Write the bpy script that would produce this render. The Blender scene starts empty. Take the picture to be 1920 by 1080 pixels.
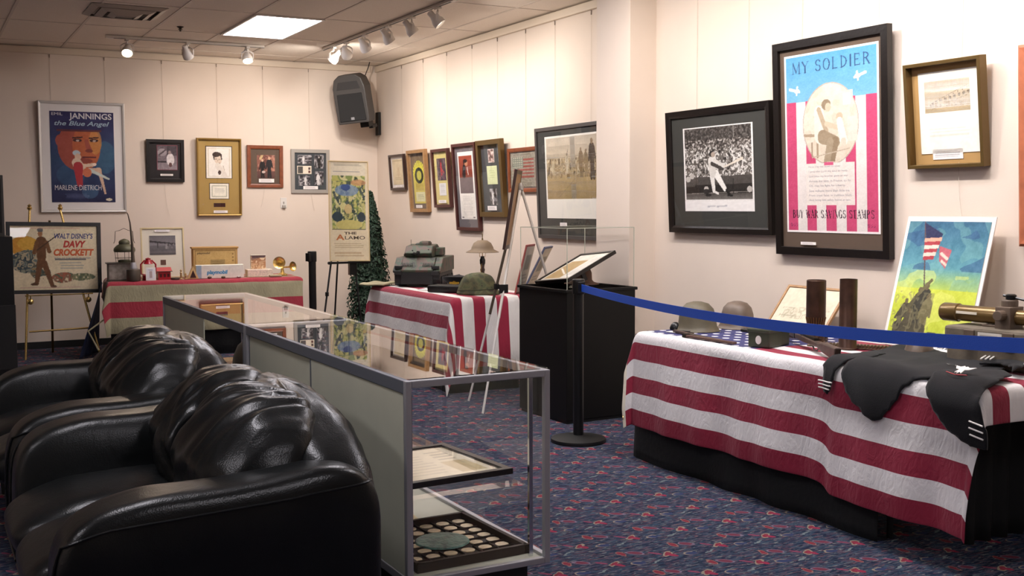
import bpy, bmesh, math, random
import numpy as np
from mathutils import Vector, Matrix, Euler, noise

PI = math.pi
COL = bpy.context.scene.collection
SC = bpy.context.scene

# ------------------------------------------------------------------ camera
cam_d = bpy.data.cameras.new('camera')
cam = bpy.data.objects.new('camera', cam_d)
COL.objects.link(cam)
yaw, pit, rol = math.radians(28.4), math.radians(4.22), math.radians(-0.2)
fw = Vector((math.sin(yaw) * math.cos(pit), math.cos(yaw) * math.cos(pit), -math.sin(pit)))
rt = Vector((math.cos(yaw), -math.sin(yaw), 0))
up = rt.cross(fw)
r2 = rt * math.cos(rol) + up * math.sin(rol)
u2 = -rt * math.sin(rol) + up * math.cos(rol)
m = Matrix((r2, u2, -fw)).transposed().to_4x4()
m.translation = (0, 0, 1.42)
cam.matrix_world = m
cam_d.sensor_width = 36.0
cam_d.lens = 36.0 * 2075 / 1920
cam_d.clip_start = 0.05
SC.camera = cam

# ------------------------------------------------------------------ world, view
w = bpy.data.worlds.new('world'); SC.world = w; w.use_nodes = True
w.node_tree.nodes['Background'].inputs[0].default_value = (0.9, 0.86, 0.82, 1)
w.node_tree.nodes['Background'].inputs[1].default_value = 0.05
SC.view_settings.view_transform = 'Standard'
SC.view_settings.look = 'None'
SC.view_settings.gamma = 1.0
SC.view_settings.use_curve_mapping = False
SC.view_settings.exposure = 0.88
SC.cycles.use_denoising = True
SC.cycles.max_bounces = 9
SC.cycles.transparent_max_bounces = 16
SC.cycles.caustics_reflective = False
SC.cycles.caustics_refractive = False
SC.cycles.sample_clamp_indirect = 6.0

TROFFER_W = 10.5      # emission of the ceiling light panels
SPOT_W = 0.74         # scale of all track lamps

# ------------------------------------------------------------------ helpers
def lin(c):
    return tuple(((x / 12.92) if x <= 0.04045 else ((x + 0.055) / 1.055) ** 2.4) for x in c)
def hx(s):
    return tuple(int(s[i:i + 2], 16) / 255 for i in (0, 2, 4))

class MB:
    """collects geometry, builds ONE mesh object"""
    def __init__(s):
        s.v = []; s.f = []; s.mi = []; s.uv = {}; s.M = Matrix.Identity(4); s.m = 0
    def add(s, vs, fs):
        b = len(s.v)
        for p in vs: s.v.append(tuple(s.M @ Vector(p)))
        for f in fs: s.f.append(tuple(i + b for i in f)); s.mi.append(s.m)
        return b
    def box(s, x0, x1, y0, y1, z0, z1):
        vs = [(x0, y0, z0), (x1, y0, z0), (x1, y1, z0), (x0, y1, z0), (x0, y0, z1), (x1, y0, z1), (x1, y1, z1), (x0, y1, z1)]
        s.add(vs, [(0, 3, 2, 1), (4, 5, 6, 7), (0, 1, 5, 4), (1, 2, 6, 5), (2, 3, 7, 6), (3, 0, 4, 7)])
    def bar(s, p0, p1, wx, wy, up=(0, 0, 1)):
        p0, p1 = Vector(p0), Vector(p1); d = (p1 - p0).normalized()
        a = d.cross(Vector(up))
        a = a.normalized() if a.length > 1e-5 else Vector((1, 0, 0))
        b = a.cross(d)
        q = [a * wx / 2 + b * wy / 2, -a * wx / 2 + b * wy / 2, -a * wx / 2 - b * wy / 2, a * wx / 2 - b * wy / 2]
        s.add([p0 + k for k in q] + [p1 + k for k in q], [(0, 1, 2, 3), (7, 6, 5, 4), (0, 4, 5, 1), (1, 5, 6, 2), (2, 6, 7, 3), (3, 7, 4, 0)])
    def tube(s, pts, r, n=10, caps=True):
        pts = [Vector(p) for p in pts]; N = len(pts)
        rs = r if isinstance(r, (list, tuple)) else [r] * N
        t = [(pts[min(i + 1, N - 1)] - pts[max(i - 1, 0)]).normalized() for i in range(N)]
        a = t[0].orthogonal().normalized(); vs = []
        for i in range(N):
            a = (a - t[i] * a.dot(t[i])).normalized(); b = t[i].cross(a)
            for k in range(n):
                an = 2 * PI * k / n
                vs.append(pts[i] + (a * math.cos(an) + b * math.sin(an)) * rs[i])
        fs = [(i * n + k, i * n + (k + 1) % n, (i + 1) * n + (k + 1) % n, (i + 1) * n + k) for i in range(N - 1) for k in range(n)]
        if caps: fs += [tuple(reversed(range(n))), tuple(range((N - 1) * n, N * n))]
        s.add(vs, fs)
    def lathe(s, prof, n=28, c=(0, 0, 0), ax=(0, 0, 1), sx=1.0, sy=1.0, caps=True):
        q = Vector((0, 0, 1)).rotation_difference(Vector(ax).normalized()); c = Vector(c)
        vs = [c + q @ Vector((r * math.cos(2 * PI * k / n) * sx, r * math.sin(2 * PI * k / n) * sy, z)) for r, z in prof for k in range(n)]
        P = len(prof)
        fs = [(i * n + k, i * n + (k + 1) % n, (i + 1) * n + (k + 1) % n, (i + 1) * n + k) for i in range(P - 1) for k in range(n)]
        if caps:
            if prof[0][0] > 1e-6: fs.append(tuple(reversed(range(n))))
            if prof[-1][0] > 1e-6: fs.append(tuple(range((P - 1) * n, P * n)))
        s.add(vs, fs)
    def prism(s, poly, e0, e1, plane='xz'):
        """poly 2D extruded; plane xz -> along y, yz -> along x, xy -> along z"""
        def P(a, b, e): return (a, e, b) if plane == 'xz' else ((e, a, b) if plane == 'yz' else (a, b, e))
        n = len(poly)
        s.add([P(a, b, e0) for a, b in poly] + [P(a, b, e1) for a, b in poly],
              [tuple(range(n)), tuple(reversed(range(n, 2 * n)))] + [((i + 1) % n, i, n + i, n + (i + 1) % n) for i in range(n)])
    def grid(s, fn, nu, nv, uvfn=None):
        vs = [fn(i / nu, j / nv) for j in range(nv + 1) for i in range(nu + 1)]
        b = s.add(vs, [(j * (nu + 1) + i, j * (nu + 1) + i + 1, (j + 1) * (nu + 1) + i + 1, (j + 1) * (nu + 1) + i) for j in range(nv) for i in range(nu)])
        if uvfn:
            for j in range(nv + 1):
                for i in range(nu + 1): s.uv[b + j * (nu + 1) + i] = uvfn(i / nu, j / nv)
    def pill(s, c, r, e1=1.0, e2=1.0, nu=32, nv=20, fn=None):
        """superellipsoid; fn deforms unit direction + point"""
        def pw(a, e): return math.copysign(abs(a) ** e, a)
        vs = []
        for j in range(nv + 1):
            la = -PI / 2 + PI * j / nv
            for i in range(nu):
                lo = 2 * PI * i / nu
                p = Vector((pw(math.cos(la), e1) * pw(math.cos(lo), e2), pw(math.cos(la), e1) * pw(math.sin(lo), e2), pw(math.sin(la), e1)))
                q = Vector((c[0] + p.x * r[0], c[1] + p.y * r[1], c[2] + p.z * r[2]))
                vs.append(fn(p, q) if fn else q)
        s.add(vs, [(j * nu + i, j * nu + (i + 1) % nu, (j + 1) * nu + (i + 1) % nu, (j + 1) * nu + i) for j in range(nv) for i in range(nu)])
    def build(s, name, mats, parent=None, smooth=False, bevel=0, loc=None, subsurf=0, solid=0, sharp=40):
        me = bpy.data.meshes.new(name); me.from_pydata(s.v, [], s.f)
        mats = mats if isinstance(mats, (list, tuple)) else [mats]
        for k in mats: me.materials.append(k)
        if len(mats) > 1: me.polygons.foreach_set('material_index', s.mi)
        if s.uv:
            l = me.uv_layers.new(name='UVMap'); idx = np.empty(len(me.loops), int); me.loops.foreach_get('vertex_index', idx)
            l.data.foreach_set('uv', np.array([s.uv.get(int(i), (0, 0)) for i in idx], dtype=np.float32).ravel())
        bm = bmesh.new(); bm.from_mesh(me); bmesh.ops.remove_doubles(bm, verts=bm.verts, dist=1e-6)
        bmesh.ops.recalc_face_normals(bm, faces=bm.faces); bm.to_mesh(me); bm.free()
        if smooth:
            me.polygons.foreach_set('use_smooth', [True] * len(me.polygons))
            if sharp: me.set_sharp_from_angle(angle=math.radians(sharp))
        o = bpy.data.objects.new(name, me); COL.objects.link(o)
        if parent: o.parent = parent
        if loc: o.location = loc
        if solid:
            k = o.modifiers.new('s', 'SOLIDIFY'); k.thickness = solid; k.offset = 0
        if bevel:
            k = o.modifiers.new('b', 'BEVEL'); k.width = bevel; k.segments = 2; k.limit_method = 'ANGLE'; k.angle_limit = math.radians(35)
        if subsurf:
            k = o.modifiers.new('u', 'SUBSURF'); k.levels = subsurf; k.render_levels = subsurf
        return o

def tag(o, label, cat, group=None, kind=None):
    o['label'] = label; o['category'] = cat
    if group: o['group'] = group
    if kind: o['kind'] = kind
    return o
def thing(name, label, cat, loc=(0, 0, 0), rot=(0, 0, 0), group=None):
    o = bpy.data.objects.new(name, None); COL.objects.link(o); o.empty_display_size = 0.1
    o.location = loc; o.rotation_euler = rot
    return tag(o, label, cat, group)
def struct(o):
    o['kind'] = 'structure'; return o
def dup(root, loc=None, rot=None, label=None):
    r = root.copy(); COL.objects.link(r)
    if loc is not None: r.location = loc
    if rot is not None: r.rotation_euler = rot
    if label: r['label'] = label
    for ch in list(root.children):
        c = ch.copy(); COL.objects.link(c); c.parent = r
        for g in list(ch.children):
            d = g.copy(); COL.objects.link(d); d.parent = c
    return r

# ------------------------------------------------------------------ materials
def nt(name):
    k = bpy.data.materials.new(name); k.use_nodes = True
    return k, k.node_tree.nodes, k.node_tree.links, k.node_tree.nodes['Principled BSDF']
def mat(name, c, rough=0.5, metal=0.0, bump=0.0, bscale=60, var=0.0, vscale=8, spec=0.5, coat=0.0, em=None, ems=0, sheen=0):
    k, N, L, P = nt(name); c = lin(hx(c)) if isinstance(c, str) else lin(c)
    P.inputs['Base Color'].default_value = (*c, 1); P.inputs['Roughness'].default_value = rough
    P.inputs['Metallic'].default_value = metal; P.inputs['Specular IOR Level'].default_value = spec
    P.inputs['Coat Weight'].default_value = coat; P.inputs['Sheen Weight'].default_value = sheen
    tc = N.new('ShaderNodeTexCoord')
    if var:
        n = N.new('ShaderNodeTexNoise'); n.inputs['Scale'].default_value = vscale; n.inputs['Detail'].default_value = 5
        L.new(tc.outputs['Object'], n.inputs['Vector'])
        r = N.new('ShaderNodeValToRGB'); r.color_ramp.elements[0].position = 0.3; r.color_ramp.elements[1].position = 0.7
        r.color_ramp.elements[0].color = (*[x * (1 - var) for x in c], 1); r.color_ramp.elements[1].color = (*[min(1, x * (1 + var)) for x in c], 1)
        L.new(n.outputs['Fac'], r.inputs['Fac']); L.new(r.outputs['Color'], P.inputs['Base Color'])
    if bump:
        n = N.new('ShaderNodeTexNoise'); n.inputs['Scale'].default_value = bscale; n.inputs['Detail'].default_value = 6
        L.new(tc.outputs['Object'], n.inputs['Vector'])
        b = N.new('ShaderNodeBump'); b.inputs['Strength'].default_value = bump; b.inputs['Distance'].default_value = 0.01
        L.new(n.outputs['Fac'], b.inputs['Height']); L.new(b.outputs['Normal'], P.inputs['Normal'])
    if em:
        P.inputs['Emission Color'].default_value = (*lin(hx(em)), 1); P.inputs['Emission Strength'].default_value = ems
    return k
def glass(name, ior=1.5, tint=(1, 1, 1), rough=0.0):
    k, N, L, P = nt(name); N.remove(P); out = N['Material Output']
    f = N.new('ShaderNodeFresnel'); f.inputs['IOR'].default_value = ior
    t = N.new('ShaderNodeBsdfTransparent'); t.inputs['Color'].default_value = (*tint, 1)
    g = N.new('ShaderNodeBsdfGlossy'); g.inputs['Roughness'].default_value = rough; g.inputs['Color'].default_value = (1, 1, 1, 1)
    ge = N.new('ShaderNodeNewGeometry'); iv = N.new('ShaderNodeMath'); iv.operation = 'SUBTRACT'; iv.inputs[0].default_value = 1.0; L.new(ge.outputs['Backfacing'], iv.inputs[1])
    ml = N.new('ShaderNodeMath'); ml.operation = 'MULTIPLY'; L.new(f.outputs[0], ml.inputs[0]); L.new(iv.outputs[0], ml.inputs[1])
    mx = N.new('ShaderNodeMixShader'); L.new(ml.outputs[0], mx.inputs[0]); L.new(t.outputs[0], mx.inputs[1]); L.new(g.outputs[0], mx.inputs[2])
    L.new(mx.outputs[0], out.inputs['Surface']); return k
class NB:
    """tiny node-math builder"""
    def __init__(s, N, L): s.N = N; s.L = L
    def m(s, op, a, b=None, c=None):
        n = s.N.new('ShaderNodeMath'); n.operation = op
        for i, x in enumerate((a, b, c)):
            if x is None: continue
            if isinstance(x, (int, float)): n.inputs[i].default_value = x
            else: s.L.new(x, n.inputs[i])
        return n.outputs[0]
    def mix(s, f, a, b):
        n = s.N.new('ShaderNodeMix'); n.data_type = 'RGBA'
        s.L.new(f, n.inputs[0]) if not isinstance(f, (int, float)) else setattr(n.inputs[0], 'default_value', f)
        for i, x in ((6, a), (7, b)):
            if isinstance(x, tuple): n.inputs[i].default_value = (*x[:3], 1)
            else: s.L.new(x, n.inputs[i])
        return n.outputs[2]

def cloth_mat(name, w, colA, colB, front0=0, canton=None, hem=None, rough=0.8, dirt=0.12):
    """striped cloth: uv.x = metres along, uv.y = metres from front hem"""
    k, N, L, P = nt(name); B = NB(N, L)
    uv = N.new('ShaderNodeUVMap'); sp = N.new('ShaderNodeSeparateXYZ'); L.new(uv.outputs[0], sp.inputs[0])
    u, v = sp.outputs[0], sp.outputs[1]
    st = B.m('MODULO', B.m('FLOOR', B.m('DIVIDE', v, w)), 2.0)
    col = B.mix(st, lin(hx(colA)), lin(hx(colB)))
    if canton:
        u1, v0 = canton
        f = B.m('MULTIPLY', B.m('LESS_THAN', u, u1), B.m('GREATER_THAN', v, v0))
        a = B.m('SUBTRACT', B.m('FRACT', B.m('DIVIDE', u, 0.09)), 0.5); b = B.m('SUBTRACT', B.m('FRACT', B.m('DIVIDE', v, 0.08)), 0.5)
        d = B.m('ADD', B.m('MULTIPLY', a, a), B.m('MULTIPLY', b, b))
        star = B.m('LESS_THAN', d, 0.05)
        col = B.mix(f, col, B.mix(star, lin(hx('2a2c66')), lin(hx('e8e6e6'))))
    if hem is not None:
        col = B.mix(B.m('LESS_THAN', u, hem), col, lin(hx('e6dfcc')))
    tc = N.new('ShaderNodeTexCoord'); n = N.new('ShaderNodeTexNoise'); n.inputs['Scale'].default_value = 5; n.inputs['Detail'].default_value = 6
    L.new(tc.outputs['Object'], n.inputs['Vector'])
    r = N.new('ShaderNodeMapRange'); r.inputs[1].default_value = 0.3; r.inputs[2].default_value = 0.7; r.inputs[3].default_value = 1 - dirt; r.inputs[4].default_value = 1.0
    L.new(n.outputs['Fac'], r.inputs[0])
    mm = N.new('ShaderNodeVectorMath'); mm.operation = 'SCALE'; L.new(col, mm.inputs[0]); L.new(r.outputs[0], mm.inputs['Scale'])
    L.new(mm.outputs[0], P.inputs['Base Color']); P.inputs['Roughness'].default_value = rough; P.inputs['Sheen Weight'].default_value = 0.1
    n2 = N.new('ShaderNodeTexNoise'); n2.inputs['Scale'].default_value = 26; n2.inputs['Detail'].default_value = 4; n2.inputs['Distortion'].default_value = 1.5
    mp = N.new('ShaderNodeMapping'); mp.inputs['Scale'].default_value = (1, 1, 0.45); L.new(tc.outputs['Object'], mp.inputs[0]); L.new(mp.outputs[0], n2.inputs['Vector'])
    b = N.new('ShaderNodeBump'); b.inputs['Strength'].default_value = 0.45; b.inputs['Distance'].default_value = 0.012
    L.new(n2.outputs['Fac'], b.inputs['Height']); L.new(b.outputs['Normal'], P.inputs['Normal'])
    return k
def camo(name, cols, scale=9, rough=0.8):
    k, N, L, P = nt(name)
    tc = N.new('ShaderNodeTexCoord'); n = N.new('ShaderNodeTexNoise'); n.inputs['Scale'].default_value = scale; n.inputs['Detail'].default_value = 3
    L.new(tc.outputs['Object'], n.inputs['Vector'])
    r = N.new('ShaderNodeValToRGB'); r.color_ramp.interpolation = 'CONSTANT'
    ps = [0.0, 0.42, 0.5, 0.58, 0.66]
    for i, c in enumerate(cols):
        e = r.color_ramp.elements[i] if i < 2 else r.color_ramp.elements.new(ps[i])
        e.position = ps[i]; e.color = (*lin(hx(c)), 1)
    L.new(n.outputs['Fac'], r.inputs['Fac']); L.new(r.outputs['Color'], P.inputs['Base Color']); P.inputs['Roughness'].default_value = rough
    return k
def vcol_mat(name, rough=0.6):
    k, N, L, P = nt(name)
    a = N.new('ShaderNodeVertexColor'); a.layer_name = 'ink'
    L.new(a.outputs[0], P.inputs['Base Color']); P.inputs['Roughness'].default_value = rough; P.inputs['Specular IOR Level'].default_value = 0.3
    return k
def leather_mat():
    k, N, L, P = nt('black_leather')
    tc = N.new('ShaderNodeTexCoord')
    n0 = N.new('ShaderNodeTexNoise'); n0.inputs['Scale'].default_value = 3.5; n0.inputs['Detail'].default_value = 6; L.new(tc.outputs['Object'], n0.inputs['Vector'])
    r = N.new('ShaderNodeValToRGB'); r.color_ramp.elements[0].position = 0.35; r.color_ramp.elements[1].position = 0.75
    r.color_ramp.elements[0].color = (0.003, 0.0038, 0.0042, 1); r.color_ramp.elements[1].color = (0.008, 0.009, 0.009, 1)
    L.new(n0.outputs['Fac'], r.inputs['Fac']); L.new(r.outputs['Color'], P.inputs['Base Color'])
    rr = N.new('ShaderNodeMapRange'); rr.inputs[3].default_value = 0.24; rr.inputs[4].default_value = 0.36; L.new(n0.outputs['Fac'], rr.inputs[0]); L.new(rr.outputs[0], P.inputs['Roughness'])
    v = N.new('ShaderNodeTexVoronoi'); v.inputs['Scale'].default_value = 220; L.new(tc.outputs['Object'], v.inputs['Vector'])
    n = N.new('ShaderNodeTexNoise'); n.inputs['Scale'].default_value = 9; n.inputs['Detail'].default_value = 3; n.inputs['Distortion'].default_value = 1.2
    L.new(tc.outputs['Object'], n.inputs['Vector'])
    b1 = N.new('ShaderNodeBump'); b1.inputs['Strength'].default_value = 0.12; b1.inputs['Distance'].default_value = 0.003; L.new(v.outputs['Distance'], b1.inputs['Height'])
    b2 = N.new('ShaderNodeBump'); b2.inputs['Strength'].default_value = 0.10; b2.inputs['Distance'].default_value = 0.02; L.new(n.outputs['Fac'], b2.inputs['Height'])
    L.new(b1.outputs[0], b2.inputs['Normal']); L.new(b2.outputs[0], P.inputs['Normal'])
    P.inputs['Specular IOR Level'].default_value = 0.33
    return k
def carpet_mat():
    k, N, L, P = nt('patterned_carpet'); B = NB(N, L)
    tc = N.new('ShaderNodeTexCoord'); sp = N.new('ShaderNodeSeparateXYZ'); L.new(tc.outputs['Object'], sp.inputs[0])
    X, Y = sp.outputs[0], sp.outputs[1]
    # wobble
    wn = N.new('ShaderNodeTexNoise'); wn.inputs['Scale'].default_value = 30; L.new(tc.outputs['Object'], wn.inputs['Vector'])
    wob = B.m('MULTIPLY', B.m('SUBTRACT', wn.outputs['Fac'], 0.5), 0.026)
    X2 = B.m('ADD', X, wob); Y2 = B.m('SUBTRACT', Y, wob)
    # streaks along x
    def streak(sx, sy, seed):
        mp = N.new('ShaderNodeMapping'); mp.inputs['Scale'].default_value = (sx, sy, 1); mp.inputs['Location'].default_value = (seed, seed * 2, 0)
        L.new(tc.outputs['Object'], mp.inputs[0]); n = N.new('ShaderNodeTexNoise'); n.inputs['Scale'].default_value = 1; n.inputs['Detail'].default_value = 3
        L.new(mp.outputs[0], n.inputs['Vector']); return n.outputs['Fac']
    def band(f, lo, hi):
        r = N.new('ShaderNodeMapRange'); r.inputs[1].default_value = lo; r.inputs[2].default_value = hi; L.new(f, r.inputs[0]); return r.outputs[0]
    s1, s2, s3, s4 = streak(13, 85, 1.3), streak(18, 100, 5.1), streak(24, 120, 9.7), streak(10, 36, 3.3)
    col = B.mix(band(s4, 0.4, 0.6), lin(hx('222c42')), lin(hx('34485a')))
    col = B.mix(band(s1, 0.52, 0.56), col, lin(hx('474758')))
    col = B.mix(band(s2, 0.57, 0.6), col, lin(hx('60444e')))
    col = B.mix(band(s3, 0.60, 0.63), col, lin(hx('767a78')))
    col = B.mix(band(streak(20, 110, 14.2), 0.55, 0.58), col, lin(hx('1c2338')))
    P_ = 0.26; KS = 1.12
    def shape(cx, cy, a, b, ang, inner, outer, ring=0.68):
        """repeating ellipse motif with an outline"""
        nonlocal col
        fx = B.m('MULTIPLY', B.m('SUBTRACT', B.m('FRACT', B.m('ADD', B.m('DIVIDE', B.m('SUBTRACT', X2, cx), P_), 0.5)), 0.5), P_)
        fy = B.m('MULTIPLY', B.m('SUBTRACT', B.m('FRACT', B.m('ADD', B.m('DIVIDE', B.m('SUBTRACT', Y2, cy), P_), 0.5)), 0.5), P_)
        c, s = math.cos(ang), math.sin(ang); a *= KS; b *= KS
        u = B.m('ADD', B.m('MULTIPLY', fx, c / a), B.m('MULTIPLY', fy, s / a))
        v = B.m('ADD', B.m('MULTIPLY', fx, -s / b), B.m('MULTIPLY', fy, c / b))
        d = B.m('ADD', B.m('MULTIPLY', u, u), B.m('MULTIPLY', v, v))
        if outer: col = B.mix(B.m('LESS_THAN', d, 1.0), col, lin(hx(outer)))
        if inner: col = B.mix(B.m('LESS_THAN', d, ring if outer else 1.0), col, lin(hx(inner)))
    R, Yl = '7c303d', '8c8172'
    shape(3.02, 3.69, 0.013, 0.03, 0.0, R, '8c6a60', 0.6)
    shape(3.075, 3.675, 0.035, 0.018, -0.75, '6c3444', '74687a', 0.62)
    shape(3.185, 3.60, 0.034, 0.016, 0.7, R, Yl, 0.45)
    shape(3.145, 3.63, 0.024, 0.008, -0.95, '7d4056', None)
    shape(3.012, 3.565, 0.026, 0.018, 0.1, '3a4362', Yl, 0.55)
    shape(3.022, 3.56, 0.024, 0.013, 0.1, '333d5c', None)
    shape(3.10, 3.545, 0.030, 0.005, 0.35, '6f7a7c', None)
    shape(2.935, 3.58, 0.012, 0.02, 0.4, '8a3048', None)
    # pile shading
    n = N.new('ShaderNodeTexNoise'); n.inputs['Scale'].default_value = 400; n.inputs['Detail'].default_value = 2; L.new(tc.outputs['Object'], n.inputs['Vector'])
    r = N.new('ShaderNodeMapRange'); r.inputs[3].default_value = 0.66; r.inputs[4].default_value = 1.2; L.new(n.outputs['Fac'], r.inputs[0])
    mm = N.new('ShaderNodeVectorMath'); mm.operation = 'SCALE'; L.new(col, mm.inputs[0]); L.new(r.outputs[0], mm.inputs['Scale'])
    L.new(mm.outputs[0], P.inputs['Base Color']); P.inputs['Roughness'].default_value = 0.95; P.inputs['Specular IOR Level'].default_value = 0.1
    b = N.new('ShaderNodeBump'); b.inputs['Strength'].default_value = 0.2; b.inputs['Distance'].default_value = 0.003; L.new(n.outputs['Fac'], b.inputs['Height']); L.new(b.outputs[0], P.inputs['Normal'])
    return k
def ceiling_mat():
    k, N, L, P = nt('ceiling_tile')
    tc = N.new('ShaderNodeTexCoord'); n = N.new('ShaderNodeTexNoise'); n.inputs['Scale'].default_value = 180; n.inputs['Detail'].default_value = 4
    L.new(tc.outputs['Object'], n.inputs['Vector'])
    r = N.new('ShaderNodeValToRGB'); r.color_ramp.elements[0].position = 0.3; r.color_ramp.elements[1].position = 0.6
    r.color_ramp.elements[0].color = (*lin(hx('ddd2c5')), 1); r.color_ramp.elements[1].color = (*lin(hx('e8ddd0')), 1)
    L.new(n.outputs['Fac'], r.inputs['Fac']); L.new(r.outputs['Color'], P.inputs['Base Color']); P.inputs['Roughness'].default_value = 0.95
    P.inputs['Specular IOR Level'].default_value = 0.1
    return k

M = dict(
    wall=mat('wall_paint', 'dccdbf', 0.75, bump=0.05, bscale=150, var=0.02, vscale=3, spec=0.25),
    trim=mat('cream_trim', 'd8c9b6', 0.5), black=mat('matte_black', '121212', 0.5), satin=mat('satin_black', '0c0c0d', 0.35),
    blackwood=mat('black_frame_wood', '16110f', 0.3, bump=0.1), darkwood=mat('dark_walnut', '33201a', 0.35, var=0.2, vscale=30),
    redwood=mat('reddish_wood', '7e4226', 0.4, var=0.2, vscale=25), mahog=mat('mahogany', '4a2320', 0.35), oak=mat('honey_oak', 'a0794f', 0.45, var=0.15, vscale=30),
    gold=mat('antique_gold', '9c7c3e', 0.4, metal=0.4), bronze=mat('bronze_frame', '6b5530', 0.35, metal=0.5), silver=mat('silver_frame', 'cfcac4', 0.35, metal=0.5),
    greyframe=mat('pewter_frame', 'a9a39c', 0.4, metal=0.3), brass=mat('polished_brass', 'e3c47c', 0.24, metal=0.85), chrome=mat('chrome', 'cfd2d6', 0.12, metal=1.0),
    alu=mat('brushed_aluminium', 'b4b4b8', 0.42, metal=0.6), alud=mat('anodised_side', '777b84', 0.4, metal=0.55), white=mat('white_paper', 'eeeae4', 0.7), cream=mat('cream_card', 'e9e0cc', 0.7),
    matw=mat('white_mat', 'e3dedb', 0.8), matblack=mat('black_mat', '211d1f', 0.8), matgold=mat('ochre_mat', 'a98a4c', 0.8), mattan=mat('tan_mat', 'b58f58', 0.8),
    matgrey=mat('grey_mat', '6a6467', 0.8), matdark=mat('charcoal_mat', '33332f', 0.8), matbrown=mat('brown_mat', '5c4b3e', 0.8), matyellow=mat('yellow_mat', 'cdbd7a', 0.8),
    matdeep=mat('dark_green_mat', '3c4145', 0.8), panel=mat('off_white_panel', 'b4b4a2', 0.5, var=0.03), plastic=mat('white_plastic', 'd8d3cd', 0.35), whitemetal=mat('white_enamel', 'd6cfc6', 0.35),
    spk=mat('dark_grey_plastic', '3f3c3a', 0.5), grille=mat('black_grille', '0e0e10', 0.6, bump=0.5, bscale=400),
    laminate=mat('black_laminate', '0a0a0a', 0.45, spec=0.3), skirt=mat('black_table_skirt', '0c0e0f', 0.85, bump=0.3, bscale=40), leather=leather_mat(), wool=mat('black_wool', '17171a', 0.9, bump=0.25, bscale=300, sheen=0.15, spec=0.15),
    belt=mat('blue_webbing', '1d52c0', 0.6, bump=0.15, bscale=300), tabletop=mat('table_laminate', '9a8b78', 0.5),
    olive=mat('olive_steel', '5c5442', 0.55, var=0.2, vscale=14, bump=0.1), olive2=mat('brown_steel', '65564a', 0.5, var=0.2, vscale=14), oliveg=mat('green_steel', '3f4436', 0.45, var=0.15, vscale=18),
    khaki=mat('khaki_paint', '7c6b57', 0.7, var=0.1), shell=mat('tarnished_shell', '4a3328', 0.4, metal=0.5, var=0.4, vscale=12), wood2=mat('gunstock_wood', '4c3a31', 0.45, var=0.3, vscale=30), steel=mat('gun_steel', '38342f', 0.35, metal=0.7),
    crate=mat('weathered_crate', '6f6557', 0.8, var=0.25, vscale=10, bump=0.2), tube=mat('bronze_tube', '735c36', 0.3, metal=0.45, var=0.15), camo=camo('camouflage_cloth', ['3b3e2a', '4c4a31', '57583a', '4a5236', '39332a'], 12),
    tankp=camo('camouflage_paint', ['2b2e2a', '46503f', '5a4a42', '3c4a3c', '5c4640'], 7, 0.6), tankd=mat('dark_tank', '1d1e1f', 0.6), glassf=glass('picture_glass', 1.35), glassc=glass('case_glass', 2.2), glassv=glass('acrylic', 1.22, (0.99, 0.99, 0.99)),
    edge=mat('acrylic_edge', 'b7b9a8', 0.2), red=mat('red_enamel', 'a8202c', 0.3), verdi=mat('verdigris_stone', '5f8c82', 0.3, var=0.5, vscale=30, bump=0.6, bscale=60), green=mat('foliage', '1c3423', 0.7, var=0.4, vscale=20),
    lantern=mat('weathered_lantern', '5a5844', 0.5, metal=0.4, var=0.2), rust=mat('dull_tin', '5c5248', 0.45, metal=0.5), card=mat('cardboard', 'b98f56', 0.85, var=0.05), tan=mat('tan_cloth', 'a39a7c', 0.9, var=0.15), navy=mat('navy_cloth', '14203f', 0.85),
    coin=mat('pale_coin', 'cdbb9a', 0.4, metal=0.2, var=0.15, vscale=50), coin2=mat('copper_coin', 'b08d70', 0.4, metal=0.2, var=0.15, vscale=50), tray=mat('tray_velvet', '41362c', 0.8), ink=mat('dark_ink', '26283a', 0.8), inkb=mat('blue_ink', '2f8fc0', 0.6),
    inkn=mat('navy_ink', '2b3a78', 0.6), inkr=mat('red_ink', 'c0392b', 0.6), inkw=mat('white_ink', 'd6d2d4', 0.6), inkbrown=mat('brown_ink', '54422c', 0.7), soap=mat('hat_felt', '7b5c4a', 0.9), lens=mat('lamp_glow', 'fff2df', 0.4, em='ffe3c0', ems=14.0), lensw=mat('lamp_dim', 'f3eee6', 0.3, em='fff0dd', ems=1.6),
    diffuser=mat('light_diffuser', 'ffffff', 0.6, em='fdf8ff', ems=TROFFER_W), emb=mat('gold_thread', 'd8a93f', 0.4, metal=0.5), pinkink=mat('pale_ink', 'a6a3a8', 0.7))
VC = vcol_mat('printed_paper'); VCG = vcol_mat('printed_gloss', 0.35)
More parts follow.
